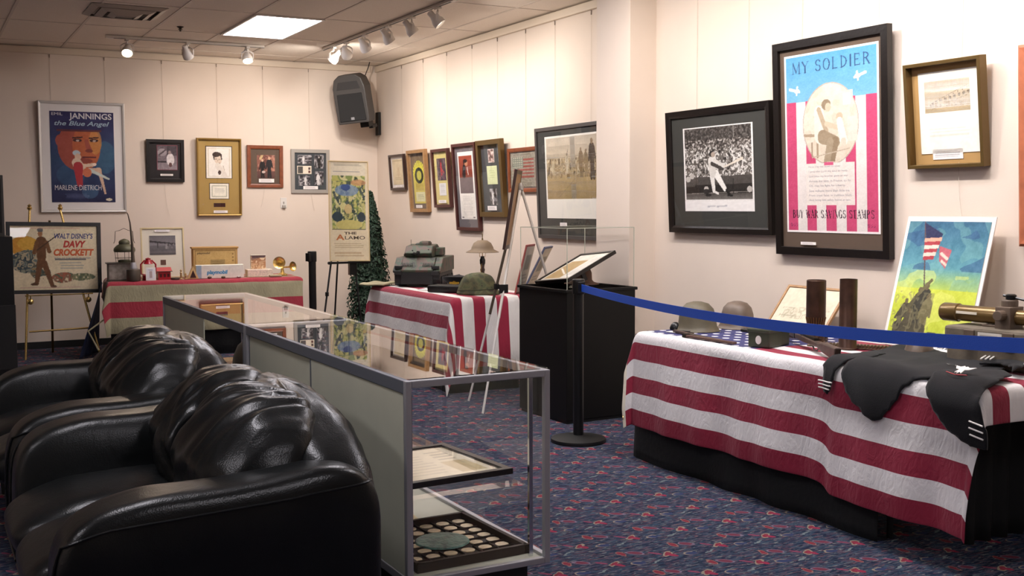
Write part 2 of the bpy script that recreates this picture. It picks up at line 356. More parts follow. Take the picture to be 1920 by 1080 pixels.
# ------------------------------------------------------------------ painter for printed pictures (colour per vertex on a fine mesh)
class Cv:
    def __init__(s, w, h, nx, ny, bg):
        s.w, s.h, s.nx, s.ny = w, h, nx, ny
        u = np.linspace(0, 1, nx + 1); v = np.linspace(0, 1, ny + 1)
        s.U, s.V = np.meshgrid(u, v); s.a = w / h
        s.C = np.zeros((ny + 1, nx + 1, 3)); s.C[:] = hx(bg)
    def put(s, mask, c, al=1.0):
        c = hx(c) if isinstance(c, str) else c
        s.C[mask] = s.C[mask] * (1 - al) + np.array(c) * al
    def rect(s, u0, v0, u1, v1, c, al=1): s.put((s.U >= u0) & (s.U <= u1) & (s.V >= v0) & (s.V <= v1), c, al)
    def ell(s, u, v, ru, rv, c, rot=0, al=1):
        dx = (s.U - u) * s.a; dy = s.V - v; ru *= s.a
        co, si = math.cos(rot), math.sin(rot)
        s.put(((dx * co + dy * si) / ru) ** 2 + ((-dx * si + dy * co) / rv) ** 2 <= 1, c, al)
    def cap(s, u0, v0, u1, v1, r, c, r1=None, al=1):
        r1 = r if r1 is None else r1
        ax, ay, bx, by = u0 * s.a, v0, u1 * s.a, v1
        dx, dy = bx - ax, by - ay; px, py = s.U * s.a - ax, s.V - ay
        t = np.clip((px * dx + py * dy) / max(dx * dx + dy * dy, 1e-9), 0, 1)
        s.put(np.hypot(px - t * dx, py - t * dy) <= r + (r1 - r) * t, c, al)
    def poly(s, pts, c, al=1):
        ins = np.zeros(s.U.shape, bool); n = len(pts)
        for i in range(n):
            x0, y0 = pts[i]; x1, y1 = pts[(i + 1) % n]
            if y0 == y1: continue
            cnd = ((y0 > s.V) != (y1 > s.V)) & (s.U < (x1 - x0) * (s.V - y0) / (y1 - y0) + x0)
            ins ^= cnd
        s.put(ins, c, al)
    def grad(s, v0, c0, v1, c1, u0=0, u1=1):
        m_ = (s.V >= v0) & (s.V <= v1) & (s.U >= u0) & (s.U <= u1)
        t = ((s.V[m_] - v0) / (v1 - v0))[:, None]; s.C[m_] = np.array(hx(c0)) * (1 - t) + np.array(hx(c1)) * t
    def vn(s, su, sv, seed):
        r = np.random.RandomState(seed).rand(sv + 2, su + 2)
        x = s.U * su; y = s.V * sv; i = np.minimum(x.astype(int), su); j = np.minimum(y.astype(int), sv); fx = x - i; fy = y - j
        return (r[j, i] * (1 - fx) + r[j, i + 1] * fx) * (1 - fy) + (r[j + 1, i] * (1 - fx) + r[j + 1, i + 1] * fx) * fy
    def speck(s, u0, v0, u1, v1, su, sv, cols, seed, al=1, lo=0.0):
        n = s.vn(su, sv, seed); n = (n - n.min()) / (n.max() - n.min())
        k = len(cols); q = np.clip((n * k).astype(int), 0, k - 1)
        reg = (s.U >= u0) & (s.U <= u1) & (s.V >= v0) & (s.V <= v1) & (n >= lo)
        for i, c in enumerate(cols):
            if c: s.put(reg & (q == i), c, al)
    def mottle(s, su, sv, amp, seed, mask=None):
        n = (s.vn(su, sv, seed) - 0.5) * 2 * amp
        s.C = np.clip(s.C + n[..., None], 0, 1)
    def blob(s, u, v, ru, rv, su, sv, cols, seed, al=1):
        n = s.vn(su, sv, seed); n = (n - n.min()) / (n.max() - n.min()); e = s.vn(9, 9, seed + 50) * .5 + .75
        reg = ((s.U - u) / ru) ** 2 + ((s.V - v) / rv) ** 2 < e; k = len(cols); q = np.clip((n * k).astype(int), 0, k - 1)
        for i, c in enumerate(cols):
            if c: s.put(reg & (q == i), c, al)
    def lines(s, u0, v0, u1, v1, n, c, al=0.6, seed=1, fill=0.55):
        rr = random.Random(seed)
        for i in range(n):
            a = v1 - (i + 0.5) * (v1 - v0) / n; hh = (v1 - v0) / n * 0.22
            s.rect(u0 + rr.random() * 0.03, a - hh, u1 - rr.random() * 0.15 * (u1 - u0), a + hh, c, al)
    def person(s, u, v, hgt, c, skin='c9a184', lean=0.0):
        r = hgt
        s.cap(u - 0.05 * r / s.a, v, u - 0.03 * r / s.a, v + 0.5 * r, 0.05 * r, c); s.cap(u + 0.07 * r / s.a, v, u + 0.03 * r / s.a, v + 0.5 * r, 0.05 * r, c)
        s.cap(u, v + 0.48 * r, u + lean, v + 0.78 * r, 0.1 * r, c, 0.12 * r); s.ell(u + lean, v + 0.93 * r, 0.06 * r / s.a, 0.075 * r, skin)
        s.cap(u - 0.1 * r / s.a + lean, v + 0.78 * r, u - 0.15 * r / s.a, v + 0.45 * r, 0.035 * r, c); s.cap(u + 0.1 * r / s.a + lean, v + 0.78 * r, u + 0.15 * r / s.a, v + 0.5 * r, 0.035 * r, c)

SERIF = {  # strokes: (x0,y0,x1,y1,width) with little serifs
    'M': [(.12, 0, .12, 1, .05), (.12, 1, .5, .1, .13), (.5, .1, .88, 1, .05), (.88, 0, .88, 1, .14)], 'Y': [(.1, 1, .5, .5, .13), (.9, 1, .5, .5, .05), (.5, 0, .5, .5, .14)],
    'L': [(.25, 0, .25, 1, .14), (.25, .02, .85, .02, .05), (.85, 0, .85, .22, .04)], 'D': [(.22, 0, .22, 1, .14)], 'I': [(.5, 0, .5, 1, .14)],
    'E': [(.22, 0, .22, 1, .14), (.22, .98, .82, .98, .05), (.22, .52, .65, .52, .05), (.22, .02, .85, .02, .05), (.82, .8, .82, 1, .04), (.85, 0, .85, .2, .04)],
    'R': [(.2, 0, .2, 1, .14), (.5, .5, .9, 0, .13)], 'B': [(.2, 0, .2, 1, .14)], 'U': [(.2, .3, .2, 1, .14), (.8, .3, .8, 1, .05)], 'W': [(.05, 1, .28, 0, .13), (.28, 0, .5, .9, .05), (.5, .9, .72, 0, .13), (.72, 0, .95, 1, .05)],
    'A': [(.08, 0, .48, 1, .05), (.48, 1, .9, 0, .14), (.22, .33, .74, .33, .05)], 'V': [(.08, 1, .5, 0, .14), (.5, 0, .92, 1, .05)], 'N': [(.15, 0, .15, 1, .05), (.15, 1, .85, .05, .13), (.85, .05, .85, 1, .05)],
    'G': [(.85, .05, .85, .42, .13)], 'T': [(.5, 0, .5, 1, .14), (.08, .98, .92, .98, .05), (.08, .8, .08, 1, .04), (.92, .8, .92, 1, .04)], 'P': [(.22, 0, .22, 1, .14)], 'S': [], 'O': [], '1': [(.5, 0, .5, 1, .12)], '9': []}
ARCS = {'S': [(.5, .75, .3, .25, 20, 270), (.5, .25, .32, .25, -160, 90)], 'O': [(.5, .5, .42, .5, 0, 360)], 'D': [(.22, .5, .66, .48, -90, 90)], 'R': [(.25, .75, .5, .24, -90, 90)],
        'B': [(.25, .76, .45, .23, -90, 90), (.25, .27, .55, .26, -90, 90)], 'U': [(.5, .32, .3, .32, 180, 360)], 'G': [(.5, .5, .42, .5, 40, 330)], 'P': [(.25, .73, .5, .25, -90, 90)], '9': [(.5, .7, .28, .28, 0, 360)]}
SERIFS = {'M': [(.12, 0), (.88, 0)], 'Y': [(.1, 1), (.9, 1), (.5, 0)], 'L': [(.25, 0), (.25, 1)], 'D': [(.2, 0), (.2, 1)], 'I': [(.5, 0), (.5, 1)], 'E': [], 'R': [(.2, 0), (.2, 1), (.92, 0)], 'B': [], 'U': [(.2, 1), (.8, 1)],
          'W': [(.05, 1), (.95, 1), (.5, .9)], 'A': [(.08, 0), (.9, 0)], 'V': [(.08, 1), (.92, 1)], 'N': [(.15, 0), (.15, 1), (.85, 1)], 'T': [(.5, 0)], 'P': [(.22, 0), (.22, 1)], 'S': [], 'O': [], 'G': [], '1': [(.5, 0)], '9': []}
def serif_paint(cv, text, u0, u1, v0, v1, col):
    n = len(text); wd = {' ': .55, 'I': .5, 'M': 1.15, 'W': 1.2}; tot = sum(wd.get(c, .95) for c in text); x = u0
    hh = v1 - v0
    for ch in text:
        ww = (u1 - u0) * wd.get(ch, .95) / tot; q = ww * 0.84
        if ch in SERIF:
            for a, b, c, d, t in SERIF[ch]:
                cv.cap(x + a * q, v0 + b * hh, x + c * q, v0 + d * hh, t * hh * 0.55, col)
            for cx, cy, rx, ry, a0, a1 in ARCS.get(ch, []):
                K = 22; pr = None
                for i in range(K + 1):
                    t = math.radians(a0 + (a1 - a0) * i / K); p = (x + (cx + rx * math.cos(t)) * q, v0 + (cy + ry * math.sin(t)) * hh)
                    if pr: cv.cap(*pr, *p, (0.026 + 0.046 * abs(math.cos(t))) * hh, col)
                    pr = p
            for a, b in SERIFS[ch]: cv.cap(x + (a - .14) * q, v0 + b * hh, x + (a + .14) * q, v0 + b * hh, 0.022 * hh, col)
        x += ww

def text_geo(s, x0, x1, z0, z1, shear=0.0, bold=0.0, extr=0.0004):
    cu = bpy.data.curves.new('t', 'FONT'); cu.body = s; cu.size = 1; cu.shear = shear; cu.offset = bold; cu.resolution_u = 3
    o = bpy.data.objects.new('t', cu); COL.objects.link(o); bpy.context.view_layer.update()
    me = bpy.data.meshes.new_from_object(o.evaluated_get(bpy.context.evaluated_depsgraph_get()))
    vs = [v.co.copy() for v in me.vertices]; fs = [tuple(p.vertices) for p in me.polygons]
    bpy.data.objects.remove(o); bpy.data.meshes.remove(me); bpy.data.curves.remove(cu)
    xa, xb = min(v.x for v in vs), max(v.x for v in vs); ya, yb = min(v.y for v in vs), max(v.y for v in vs)
    return [(x0 + (v.x - xa) / (xb - xa) * (x1 - x0), z0 + (v.y - ya) / (yb - ya) * (z1 - z0)) for v in vs], fs

def print_obj(name, w, h, nx, ny, bg, fn, parent, x=0, y=0, z=0, texts=(), gloss=False, back=0.0015):
    """flat printed sheet facing -Y, lower left corner at (x - w/2, z)"""
    cv = Cv(w, h, nx, ny, bg)
    if fn: fn(cv)
    if nx > 20: cv.mottle(max(8, nx // 2), max(8, ny // 2), .022, 91); cv.mottle(max(5, nx // 8), max(5, ny // 8), .018, 17)
    V = np.stack([x - w / 2 + cv.U * w, np.full_like(cv.U, y), z + cv.V * h], -1).reshape(-1, 3)
    ii = np.arange(ny * (nx + 1)).reshape(ny, nx + 1)[:, :-1].ravel()
    F = np.stack([ii, ii + 1, ii + nx + 2, ii + nx + 1], -1)
    nV = len(V); vs = [V]; fs = F.tolist(); mi = [0] * len(fs); C = cv.C.reshape(-1, 3)
    C = np.where(C <= 0.04045, C / 12.92, ((C + 0.055) / 1.055) ** 2.4)
    mats = [VCG if gloss else VC, M['white']]; base = nV
    # sheet thickness
    b = [(x - w / 2, y + back, z), (x + w / 2, y + back, z), (x + w / 2, y + back, z + h), (x - w / 2, y + back, z + h)]
    vs.append(np.array(b)); fs += [[base + 3, base + 2, base + 1, base], [0, nx, base + 1, base], [nx, nV - 1, base + 2, base + 1], [nV - 1, nV - 1 - nx, base + 3, base + 2], [nV - 1 - nx, 0, base, base + 3]]; mi += [1] * 5
    base += 4
    for (s, x0, x1, z0, z1, mt, sh, bo) in texts:
        g, gf = text_geo(s, x - w / 2 + x0 * w, x - w / 2 + x1 * w, z + z0 * h, z + z1 * h, sh, bo)
        vs.append(np.array([(a, y - 0.0006, c) for a, c in g])); mats.append(mt)
        fs += [[i + base for i in f] for f in gf]; mi += [len(mats) - 1] * len(gf); base += len(g)
    VV = np.concatenate(vs); me = bpy.data.meshes.new(name); me.from_pydata(VV.tolist(), [], fs)
    for k in mats: me.materials.append(k)
    me.polygons.foreach_set('material_index', mi)
    at = me.color_attributes.new('ink', 'FLOAT_COLOR', 'POINT'); full = np.ones((len(VV), 4), np.float32); full[:nV, :3] = C
    at.data.foreach_set('color', full.ravel())
    o = bpy.data.objects.new(name, me); COL.objects.link(o); o.parent = parent
    return o

def frame_mesh(w, h, fwid, depth, prof='flat'):
    b = MB(); W, H = w / 2, h
    if prof == 'flat': pr = [(0, 0), (0, -depth), (fwid, -depth), (fwid, -depth * 0.4), (fwid, 0)]
    elif prof == 'bevel': pr = [(0, 0), (0, -depth * 0.8), (fwid * 0.25, -depth), (fwid * 0.8, -depth * 0.9), (fwid, -depth * 0.45), (fwid, 0)]
    else: pr = [(0, 0), (0, -depth), (fwid * 0.7, -depth * 0.95), (fwid, -depth * 0.8), (fwid, -depth * 0.2), (fwid, 0)]
    vs = []
    for t, y in pr: vs += [(-W + t, y, t), (W - t, y, t), (W - t, y, H - t), (-W + t, y, H - t)]
    n = len(pr); fs = []
    for i in range(n):
        j = (i + 1) % n
        for k in range(4): fs.append((i * 4 + k, i * 4 + (k + 1) % 4, j * 4 + (k + 1) % 4, j * 4 + k))
    b.add(vs, fs); return b

def picture(name, label, cat, w, h, fwid, depth, fm, mm, loc, rotz=0.0, lean=2.0, roll=0.0, prof='flat', glassy=True, group=None, prints=(), card=None, matz=0.35, slabs=()):
    root = thing(name, label, cat, loc, (math.radians(lean), math.radians(roll), rotz), group)
    frame_mesh(w, h, fwid, depth, prof).build('frame', fm, root, bevel=0.0015)
    ym = -depth * matz
    b = MB(); b.box(-w / 2 + fwid * 0.9, w / 2 - fwid * 0.9, ym, -0.001, fwid * 0.9, h - fwid * 0.9); b.build('mat_board', mm, root)
    for p in prints:
        nm, cx, cz, pw, ph, nx, ny, bg, fn = p[:9]; tx = p[9] if len(p) > 9 else ()
        print_obj(nm, pw, ph, nx, ny, bg, fn, root, cx, ym - 0.003, cz, tx)
    for nm, cx, cz, pw, ph, mt in slabs:
        b = MB(); b.box(cx - pw / 2, cx + pw / 2, ym - 0.0012, ym - 0.0002, cz, cz + ph); b.build(nm, mt, root)
    if glassy:
        b = MB(); yg = -depth * 0.72 if prof != 'bevel' else -depth * 0.47; b.box(-w / 2 + fwid * 0.97, w / 2 - fwid * 0.97, yg - 0.002, yg, fwid * 0.97, h - fwid * 0.97); b.build('glass', M['glassf'], root)
    if card:
        cx, cz, cw, ch = card; yc = (-depth * 0.72 - 0.0035) if (prof != 'bevel' and glassy) else (-depth * 0.47 - 0.0035 if glassy else ym - 0.004)
        def fc(cv): cv.lines(0.1, 0.2, 0.9, 0.8, 2, '8a8488', 0.5)
        print_obj('caption_card', cw, ch, 16, 6, 'efe8e4', fc, root, cx, yc, cz)
    return root
# ------------------------------------------------------------------ the room
YB, XA, XC, ZC = 12.07, 4.76, 4.50, 3.03
def slab(name, x0, x1, y0, y1, z0, z1, m, bevel=0):
    b = MB(); b.box(x0, x1, y0, y1, z0, z1); return struct(b.build(name, m, bevel=bevel))
slab('floor', -3.6, 5.0, -4.1, 12.2, -0.1, 0, carpet_mat())
slab('ceiling', -3.6, 5.0, -4.1, 12.2, ZC, ZC + 0.1, ceiling_mat())
slab('wall_back', -3.6, 4.9, YB, YB + 0.12, 0, ZC, M['wall'])
slab('wall_right_rear', XA, XA + 0.12, 6.66, YB, 0, ZC, M['wall'])
slab('wall_pillar', 4.284, XA + 0.12, 6.247, 6.66, 0, ZC, M['wall'], bevel=0.004)
slab('wall_right_front', XC, XC + 0.12, -4.0, 6.247, 0, ZC, M['wall'])
slab('wall_left', -3.6, -3.48, -4.1, YB, 0, ZC, M['wall'])
slab('wall_rear', -3.48, XC, -4.1, -3.98, 0, ZC, M['wall'])
slab('trim_1', -3.48, 4.68, YB - 0.035, YB, 2.955, 3.02, M['trim'], 0.006)
slab('trim_2', XA - 0.035, XA, 6.66, YB - 0.04, 2.955, 3.02, M['trim'], 0.006)
slab('trim_3', XC - 0.035, XC, -3.98, 6.24, 2.955, 3.02, M['trim'], 0.006)
slab('baseboard_back', -3.48, XA - 0.02, YB - 0.015, YB, 0, 0.07, M['black'])
slab('baseboard_right', XA - 0.015, XA, 6.66, YB - 0.02, 0, 0.07, M['black'])
b = MB()
gx = [2.585 + 0.6 * k for k in range(-10, 4)]; gy = [9.245 + 1.225 * k for k in range(-10, 3)]
for x in gx: b.box(x - 0.011, x + 0.011, -3.98, YB, ZC - 0.004, ZC)
for y in gy: b.box(-3.48, XA, y - 0.011, y + 0.011, ZC - 0.0035, ZC)
struct(b.build('trim_4', mat('ceiling_grid', 'cabdb0', 0.5)))

def troffer(cx, cy, label):
    t = thing('ceiling_light', label, 'light', (cx, cy, ZC))
    b = MB()
    for a in ((-.3, .3, -.612, -.585), (-.3, .3, .585, .612), (-.3, -.28, -.585, .585), (.28, .3, -.585, .585)): b.box(a[0], a[1], a[2], a[3], -0.014, 0)
    b.build('light_frame', M['plastic'], t)
    b = MB(); b.box(-.28, .28, -.585, .585, -0.010, -0.003); b.build('diffuser', M['diffuser'], t)
troffer(2.885, 9.857, 'glowing rectangular light panel set in the tiled ceiling')
for i, (cx, cy, lb) in enumerate([(3.485, 3.732, 'right display table'), (0.485, 3.732, 'nearer sofa'), (1.685, -0.2, 'spot right of the camera'), (2.885, 6.18, 'pedestal'), (-1.915, 2.5, 'floor left of the nearer sofa')]):  # unseen panels; the pedestal one is added to brighten rear table and easel poster
    troffer(cx, cy, 'ceiling light panel outside the view, over the ' + lb)

# air vent: nested square cones
t = thing('air_vent', 'square metal air diffuser in the ceiling with stepped louvres', 'vent', (1.60, 9.62, ZC))
for i, (a, z0) in enumerate(((.295, -.004), (.21, -.022), (.125, -.034))):
    b = MB(); c = a - .05; z1 = z0 - .02
    v = [(-a, -a, z0), (a, -a, z0), (a, a, z0), (-a, a, z0), (-c, -c, z1), (c, -c, z1), (c, c, z1), (-c, c, z1), (-c, -c, z1 + .006), (c, -c, z1 + .006), (c, c, z1 + .006), (-c, c, z1 + .006)]
    b.add(v, [(0, 1, 5, 4), (1, 2, 6, 5), (2, 3, 7, 6), (3, 0, 4, 7), (4, 5, 9, 8), (5, 6, 10, 9), (6, 7, 11, 10), (7, 4, 8, 11)])
    b.build('louvre', mat('vent_metal_%d' % i, 'a39a90', 0.45, metal=0.2), t, solid=0.002)
b = MB(); b.box(-.07, .07, -.07, .07, -.046, -.04); b.box(-.29, .29, -.29, .29, -.003, 0); b.build('center_plate', mat('vent_plate', '6c625a', 0.5, metal=0.3), t)
b = MB(); b.lathe([(0, -.045), (.008, -.043), (.012, -.03), (.02, -.028), (.02, -.024), (.008, -.02), (.03, -.004), (.03, 0)], 16)
tag(b.build('sprinkler_head', M['rust'], smooth=True, loc=(2.17, 10.22, ZC)), 'small dark sprinkler head in the ceiling between vent and light panel', 'sprinkler')

# ------------------------------------------------------------------ track lighting
def track(name, label, p0, p1):
    t = thing(name, label, 'lighting track', p0)
    d = Vector(p1) - Vector(p0); b = MB(); b.bar((0, 0, -0.012), tuple(d + Vector((0, 0, -0.012))), 0.036, 0.022); b.build('rail', M['whitemetal'], t, bevel=0.002)
    b = MB(); b.bar((0, 0, -0.0245), tuple(d + Vector((0, 0, -0.0245))), 0.012, 0.003); b.build('groove', M['spk'], t)
    b = MB(); u = d.normalized(); b.bar(tuple(-u * 0.05 + Vector((0, 0, -.014))), tuple(u * 0.02 + Vector((0, 0, -.014))), 0.042, 0.026); b.build('end_feed', M['whitemetal'], t, bevel=0.002)
track('lighting_track', 'white lighting track running toward the far corner under the ceiling', (3.74, 7.86, ZC - 0.004), (3.73, 10.9, ZC - 0.004))
track('lighting_track', 'short white lighting track along the back wall above the poster', (1.70, 11.0, ZC - 0.004), (3.15, 11.0, ZC - 0.004))
track('lighting_track', 'lighting track over the right display table, above the view', (3.42, 2.2, ZC - 0.004), (3.42, 5.9, ZC - 0.004))

head_parts = {}
def spot(label, loc, aim, power, glow, size=1.0, color=(1.0, 0.83, 0.66), cone=62, yside=1, group=None, cut=0.5):
    """gimbal track head; loc = point on track underside, aim = world target"""
    t = thing('track_spotlight', label, 'spotlight', loc, group=group)
    piv = Vector((0, 0, -0.135)); d = (Vector(aim) - (Vector(loc) + piv)).normalized()
    side = d.cross(Vector((0, 0, 1))); side = (side.normalized() if side.length > 0.05 else Vector((0, 1, 0))) * yside
    b = MB(); b.box(-.02, .02, -.045, .045, -.022, 0); b.tube([(0, 0, -.02), (0, 0, -.05)], 0.011, 10); b.build('adapter', M['whitemetal'], t, bevel=0.002)
    # U yoke on both sides of the lamp
    b = MB(); S = side * 0.068; pts = []
    for sg in (1, -1):
        pts.append([Vector((0, 0, -.048)), side * .03 * sg + Vector((0, 0, -.05)), S * sg + Vector((0, 0, -.075)), S * sg + piv])
    for p in pts[:2]: 
        for k in range(3): b.bar(p[k], p[k + 1], 0.006, 0.022, up=d)
    b.build('yoke', M['whitemetal'], t)
    b = MB(); q = piv - d * 0.05
    b.lathe([(0, -.075), (.024, -.074), (.03, -.066), (.031, -.02), (.036, -.012), (.04, 0), (.058, .035), (.062, .05), (.062, .085), (.058, .087), (.054, .08), (.05, .06)], 26, q, d, caps=False)
    b.build('housing', M['whitemetal'], t, smooth=True)
    b = MB(); b.lathe([(0, .068), (.052, .068), (.055, .074)], 24, q, d, caps=False); b.build('lamp_face', M['lens'] if glow else M['lensw'], t, smooth=True)
    ld = bpy.data.lights.new('track_lamp', 'SPOT'); ld.energy = power * SPOT_W; ld.color = color; ld.spot_size = math.radians(cone); ld.spot_blend = 1.0; ld.shadow_soft_size = 0.035
    lo = bpy.data.objects.new('lamp_beam', ld); COL.objects.link(lo); lo.parent = t; lo.location = q + d * 0.10
    lo.rotation_euler = d.to_track_quat('-Z', 'Y').to_euler(); t.scale = (.84,) * 3
ZT = ZC - 0.029
W = (1.0, 0.92, 0.85)
for i, (y, aim, lb) in enumerate([(10.62, (2.9, 12.07, 1.5), 'white track spotlight nearest the corner speaker, aimed at the back wall'),
        (10.25, (4.76, 11.7, 1.7), 'second white track spotlight from the corner speaker'),
        (9.75, (4.76, 10.3, 1.6), 'third white track spotlight from the corner speaker'),
        (9.18, (4.76, 9.3, 1.55), 'fourth white track spotlight from the corner speaker'),
        (8.66, (4.76, 8.4, 1.55), 'fifth white track spotlight from the corner speaker'),
        (8.14, (4.76, 7.5, 1.55), 'white track spotlight at the near end of the long track, farthest from the speaker')]):
    spot(lb, (3.74, y, ZT), aim, [42, 40, 34, 34, 34, 38][i], False, color=W, cone=158, yside=1 if i else -1)
spot('lit track spotlight above the film poster, glaring at the room', (1.84, 11.0, ZT), (1.3, 9.0, 0.6), 26, True, color=(1, .78, .6), cone=100)
spot('unlit looking middle spotlight of the short track, turned to the back wall', (2.40, 11.0, ZT), (3.3, 12.07, 1.2), 16, False, color=(1, .8, .62), cone=150)
spot('lit track spotlight at the right end of the short track, above the reddish frame', (2.98, 11.0, ZT), (2.9, 10.0, 0.8), 24, True, color=(1, .78, .6), cone=100)
for i, (y, aim) in enumerate([(2.6, (4.5, 2.9, 1.4)), (3.5, (4.5, 3.4, 1.7)), (4.3, (4.5, 4.4, 1.7)), (5.0, (4.5, 5.2, 1.5)), (5.7, (4.5, 6.1, 1.5))]):
    spot('track spotlight above the right display table, outside the view', (3.42, y, ZT), aim, [34, 34, 36, 36, 30][i], False, color=(1, .93, .86), cone=150, group='spotlights above the view')

# ------------------------------------------------------------------ picture hanging wires
def wire(x, y, top, bottom, label, curl=0.0, on='B'):
    t = thing('hanging_wire', label, 'wire', (x, y, top), group=None)
    d = Vector((0, -1, 0)) if on == 'B' else Vector((-1, 0, 0)); s = Vector((1, 0, 0)) if on == 'B' else Vector((0, -1, 0))
    b = MB(); b.bar(d * .006 + Vector((0, 0, .005)), d * .006 + Vector((0, 0, -.035)), .005, .005); b.build('hook', M['hook'], t)
    b = MB(); L = top - bottom; pts = [d * .006 + Vector((0, 0, -.04)), d * .006 + Vector((0, 0, -L * .8))]
    for k in range(1, 7): pts.append(d * (.006 + .02 * (k / 6) * bool(curl)) + s * (curl * (k / 6) ** 2) + Vector((0, 0, -L * (.8 + .2 * k / 6))))
    b.tube(pts, 0.0011, 5); b.build('wire', mat('wire_grey', '9c8f84', 0.5), t) if 'wg' not in M else b.build('wire', M['wg'], t)
M['hook'] = mat('hook_metal', '75675a', .5); M['wg'] = mat('wire_grey', 'c6b8a9', 0.5)
for x, bot, cu, lb in [(1.27, 2.5, 0, 'thin wire dropping to the left part of the large film poster'), (1.79, 2.5, 0, 'thin wire dropping to the right part of the large film poster'), (2.36, 1.32, .04, 'thin wire hanging past the small black frame with its loose end below'),
        (2.93, 2.15, 0, 'thin wire dropping to the tall ochre framed portrait'), (3.43, 1.42, -.05, 'thin wire behind the reddish wooden frame on the back wall'), (3.95, 1.38, .04, 'thin wire behind the grey frame of small photographs'), (0.7, 1.6, 0, 'thin wire at the far left of the back wall')]:
    wire(x, YB, 2.955, bot, lb, cu, 'B')
for y, bot, lb in [(11.31, 1.99, 'thin wire above the small dark framed document'), (10.73, 2.03, 'thin wire above the oak frame with the yellow fan'), (10.15, 2.0, 'thin wire above the narrow frame of the red figure'),
        (9.58, 2.03, 'thin wire above the tall narrow portrait frame'), (9.06, 2.03, 'thin wire above the bronze frame of three pictures'), (8.53, 1.94, 'thin wire above the framed flag sampler'), (8.03, 2.08, 'thin wire above the left part of the large sepia photograph'), (7.47, 2.08, 'thin wire beside the pillar above the large sepia photograph')]:
    wire(XA, y, 2.955, bot, lb, 0, 'A')
for y, bot, cu, lb in [(5.79, 2.03, 0, 'thin wire above the left part of the framed baseball photograph'), (5.29, 2.03, 0, 'thin wire above the right part of the framed baseball photograph'), (4.83, 2.34, 0, 'thin wire above the left part of the tall war savings poster'), (4.26, 2.34, 0, 'thin wire above the right part of the tall war savings poster'),
        (3.73, 1.33, .05, 'thin wire behind the gold framed biplane photograph, its loose end hanging below')]:
    wire(XC, y, 2.955, bot, lb, cu, 'C')
# ------------------------------------------------------------------ pictures on the back wall
RB = 0.0; RA = -PI / 2
def art_singer(cv):   # film poster: big face over a seated figure (generic)
    cv.grad(0, '1c2148', .45, '2b4266'); cv.grad(.45, '2c4668', 1, '2e2a58')
    cv.ell(.3, .3, .22, .12, '335a78', al=.5); cv.ell(.85, .5, .18, .18, '3d6a84', al=.6); cv.mottle(9, 12, .03, 3)
    cv.ell(.43, .62, .32, .27, '9a4a3c'); cv.poly([(.1, .8), (.8, .8), (.8, .95), (.1, .95)], '30305e'); cv.ell(.56, .62, .22, .25, 'b4603c'); cv.ell(.7, .67, .1, .14, 'c98a4a', al=.8)
    cv.poly([(.08, .8), (.85, .8), (.85, .9), (.08, .9)], '2c2a56'); cv.rect(.1, .78, .8, .8, '5a2c34'); cv.ell(.13, .68, .05, .06, '9c4c40')
    for u in (.42, .68): cv.ell(u, .685, .07, .018, '3c1e22'); cv.ell(u + .005, .682, .025, .012, 'b9a49a'); cv.cap(u - .07, .71, u + .07, .72, .008, '3a1c1e')
    cv.cap(.56, .68, .6, .58, .02, 'a05040', .03); cv.ell(.6, .57, .06, .02, '7c3a32'); cv.cap(.5, .5, .7, .5, .008, '5e2428'); cv.ell(.5, .46, .15, .03, '8a4034')
    cv.ell(.4, .545, .06, .03, 'b8c4c8'); cv.ell(.42, .5, .05, .04, 'd8b8a0'); cv.cap(.4, .44, .46, .36, .05, 'd9c0a8', .06)
    cv.cap(.46, .4, .68, .42, .018, 'd9c0a8'); cv.cap(.48, .34, .75, .36, .035, 'cfae96', .025); cv.cap(.75, .36, .84, .1, .022, 'cfae96', .01); cv.cap(.6, .36, .9, .26, .02, 'c4ccc4', .01)
    cv.cap(.42, .4, .44, .2, .05, 'a83038', .03); cv.ell(.56, .33, .07, .05, 'c9704e'); cv.ell(.68, .42, .03, .015, 'f0d8c8'); cv.ell(.9, .03, .05, .015, 'd4c8b0'); cv.ell(.6, .12, .13, .08, '4f7c98', al=.5)
    cv.lines(.2, .04, .6, .1, 3, '8d94b8', .5)
picture('framed_poster', 'large silver framed film poster of a huge face above a seated woman', 'poster', .83, 1.12, .03, .03, M['silver'], M['matw'], (1.553, YB, 1.372), RB, 1.2, prof='bevel',
    prints=[('poster_print', 0, .105, .61, .915, 122, 180, '2b2d5c', art_singer, [('JANNINGS', .30, .97, .90, .985, M['inkw'], 0, .02), ('EMIL', .03, .20, .955, .985, M['inkw'], 0, 0), ('the Blue Angel', .07, .93, .83, .895, mat('pale_blue_ink', '9fb6c4', .6), .3, .015), ('MARLENE DIETRICH', .05, .78, .135, .19, M['inkw'], 0, 0)])])
def art_chair(cv):
    cv.grad(0, '8f8288', 1, '5d5259'); cv.ell(.25, .72, .24, .16, '9a8f93'); cv.cap(.1, .62, .42, .82, .03, '4c4248'); cv.rect(.5, .6, 1, 1, '453c43'); cv.rect(0, .3, .5, .36, '30282e')
    cv.ell(.66, .42, .2, .26, 'd9d0d0'); cv.ell(.62, .72, .07, .08, '9a8886'); cv.ell(.66, .2, .08, .1, '5c3c3a'); cv.mottle(20, 20, .06, 4)
picture('framed_photograph', 'small wide black framed photograph of a seated figure on the back wall', 'picture', .385, .445, .035, .035, M['blackwood'], M['matblack'], (2.368, YB, 1.69), RB, 2.5,
    prints=[('photo', .02, .13, .20, .25, 48, 60, '7a6d72', art_chair)], card=(.01, .065, .13, .02), slabs=[('red_fillet', .02, .124, .212, .262, mat('plum_fillet', '7a3344', .6))])
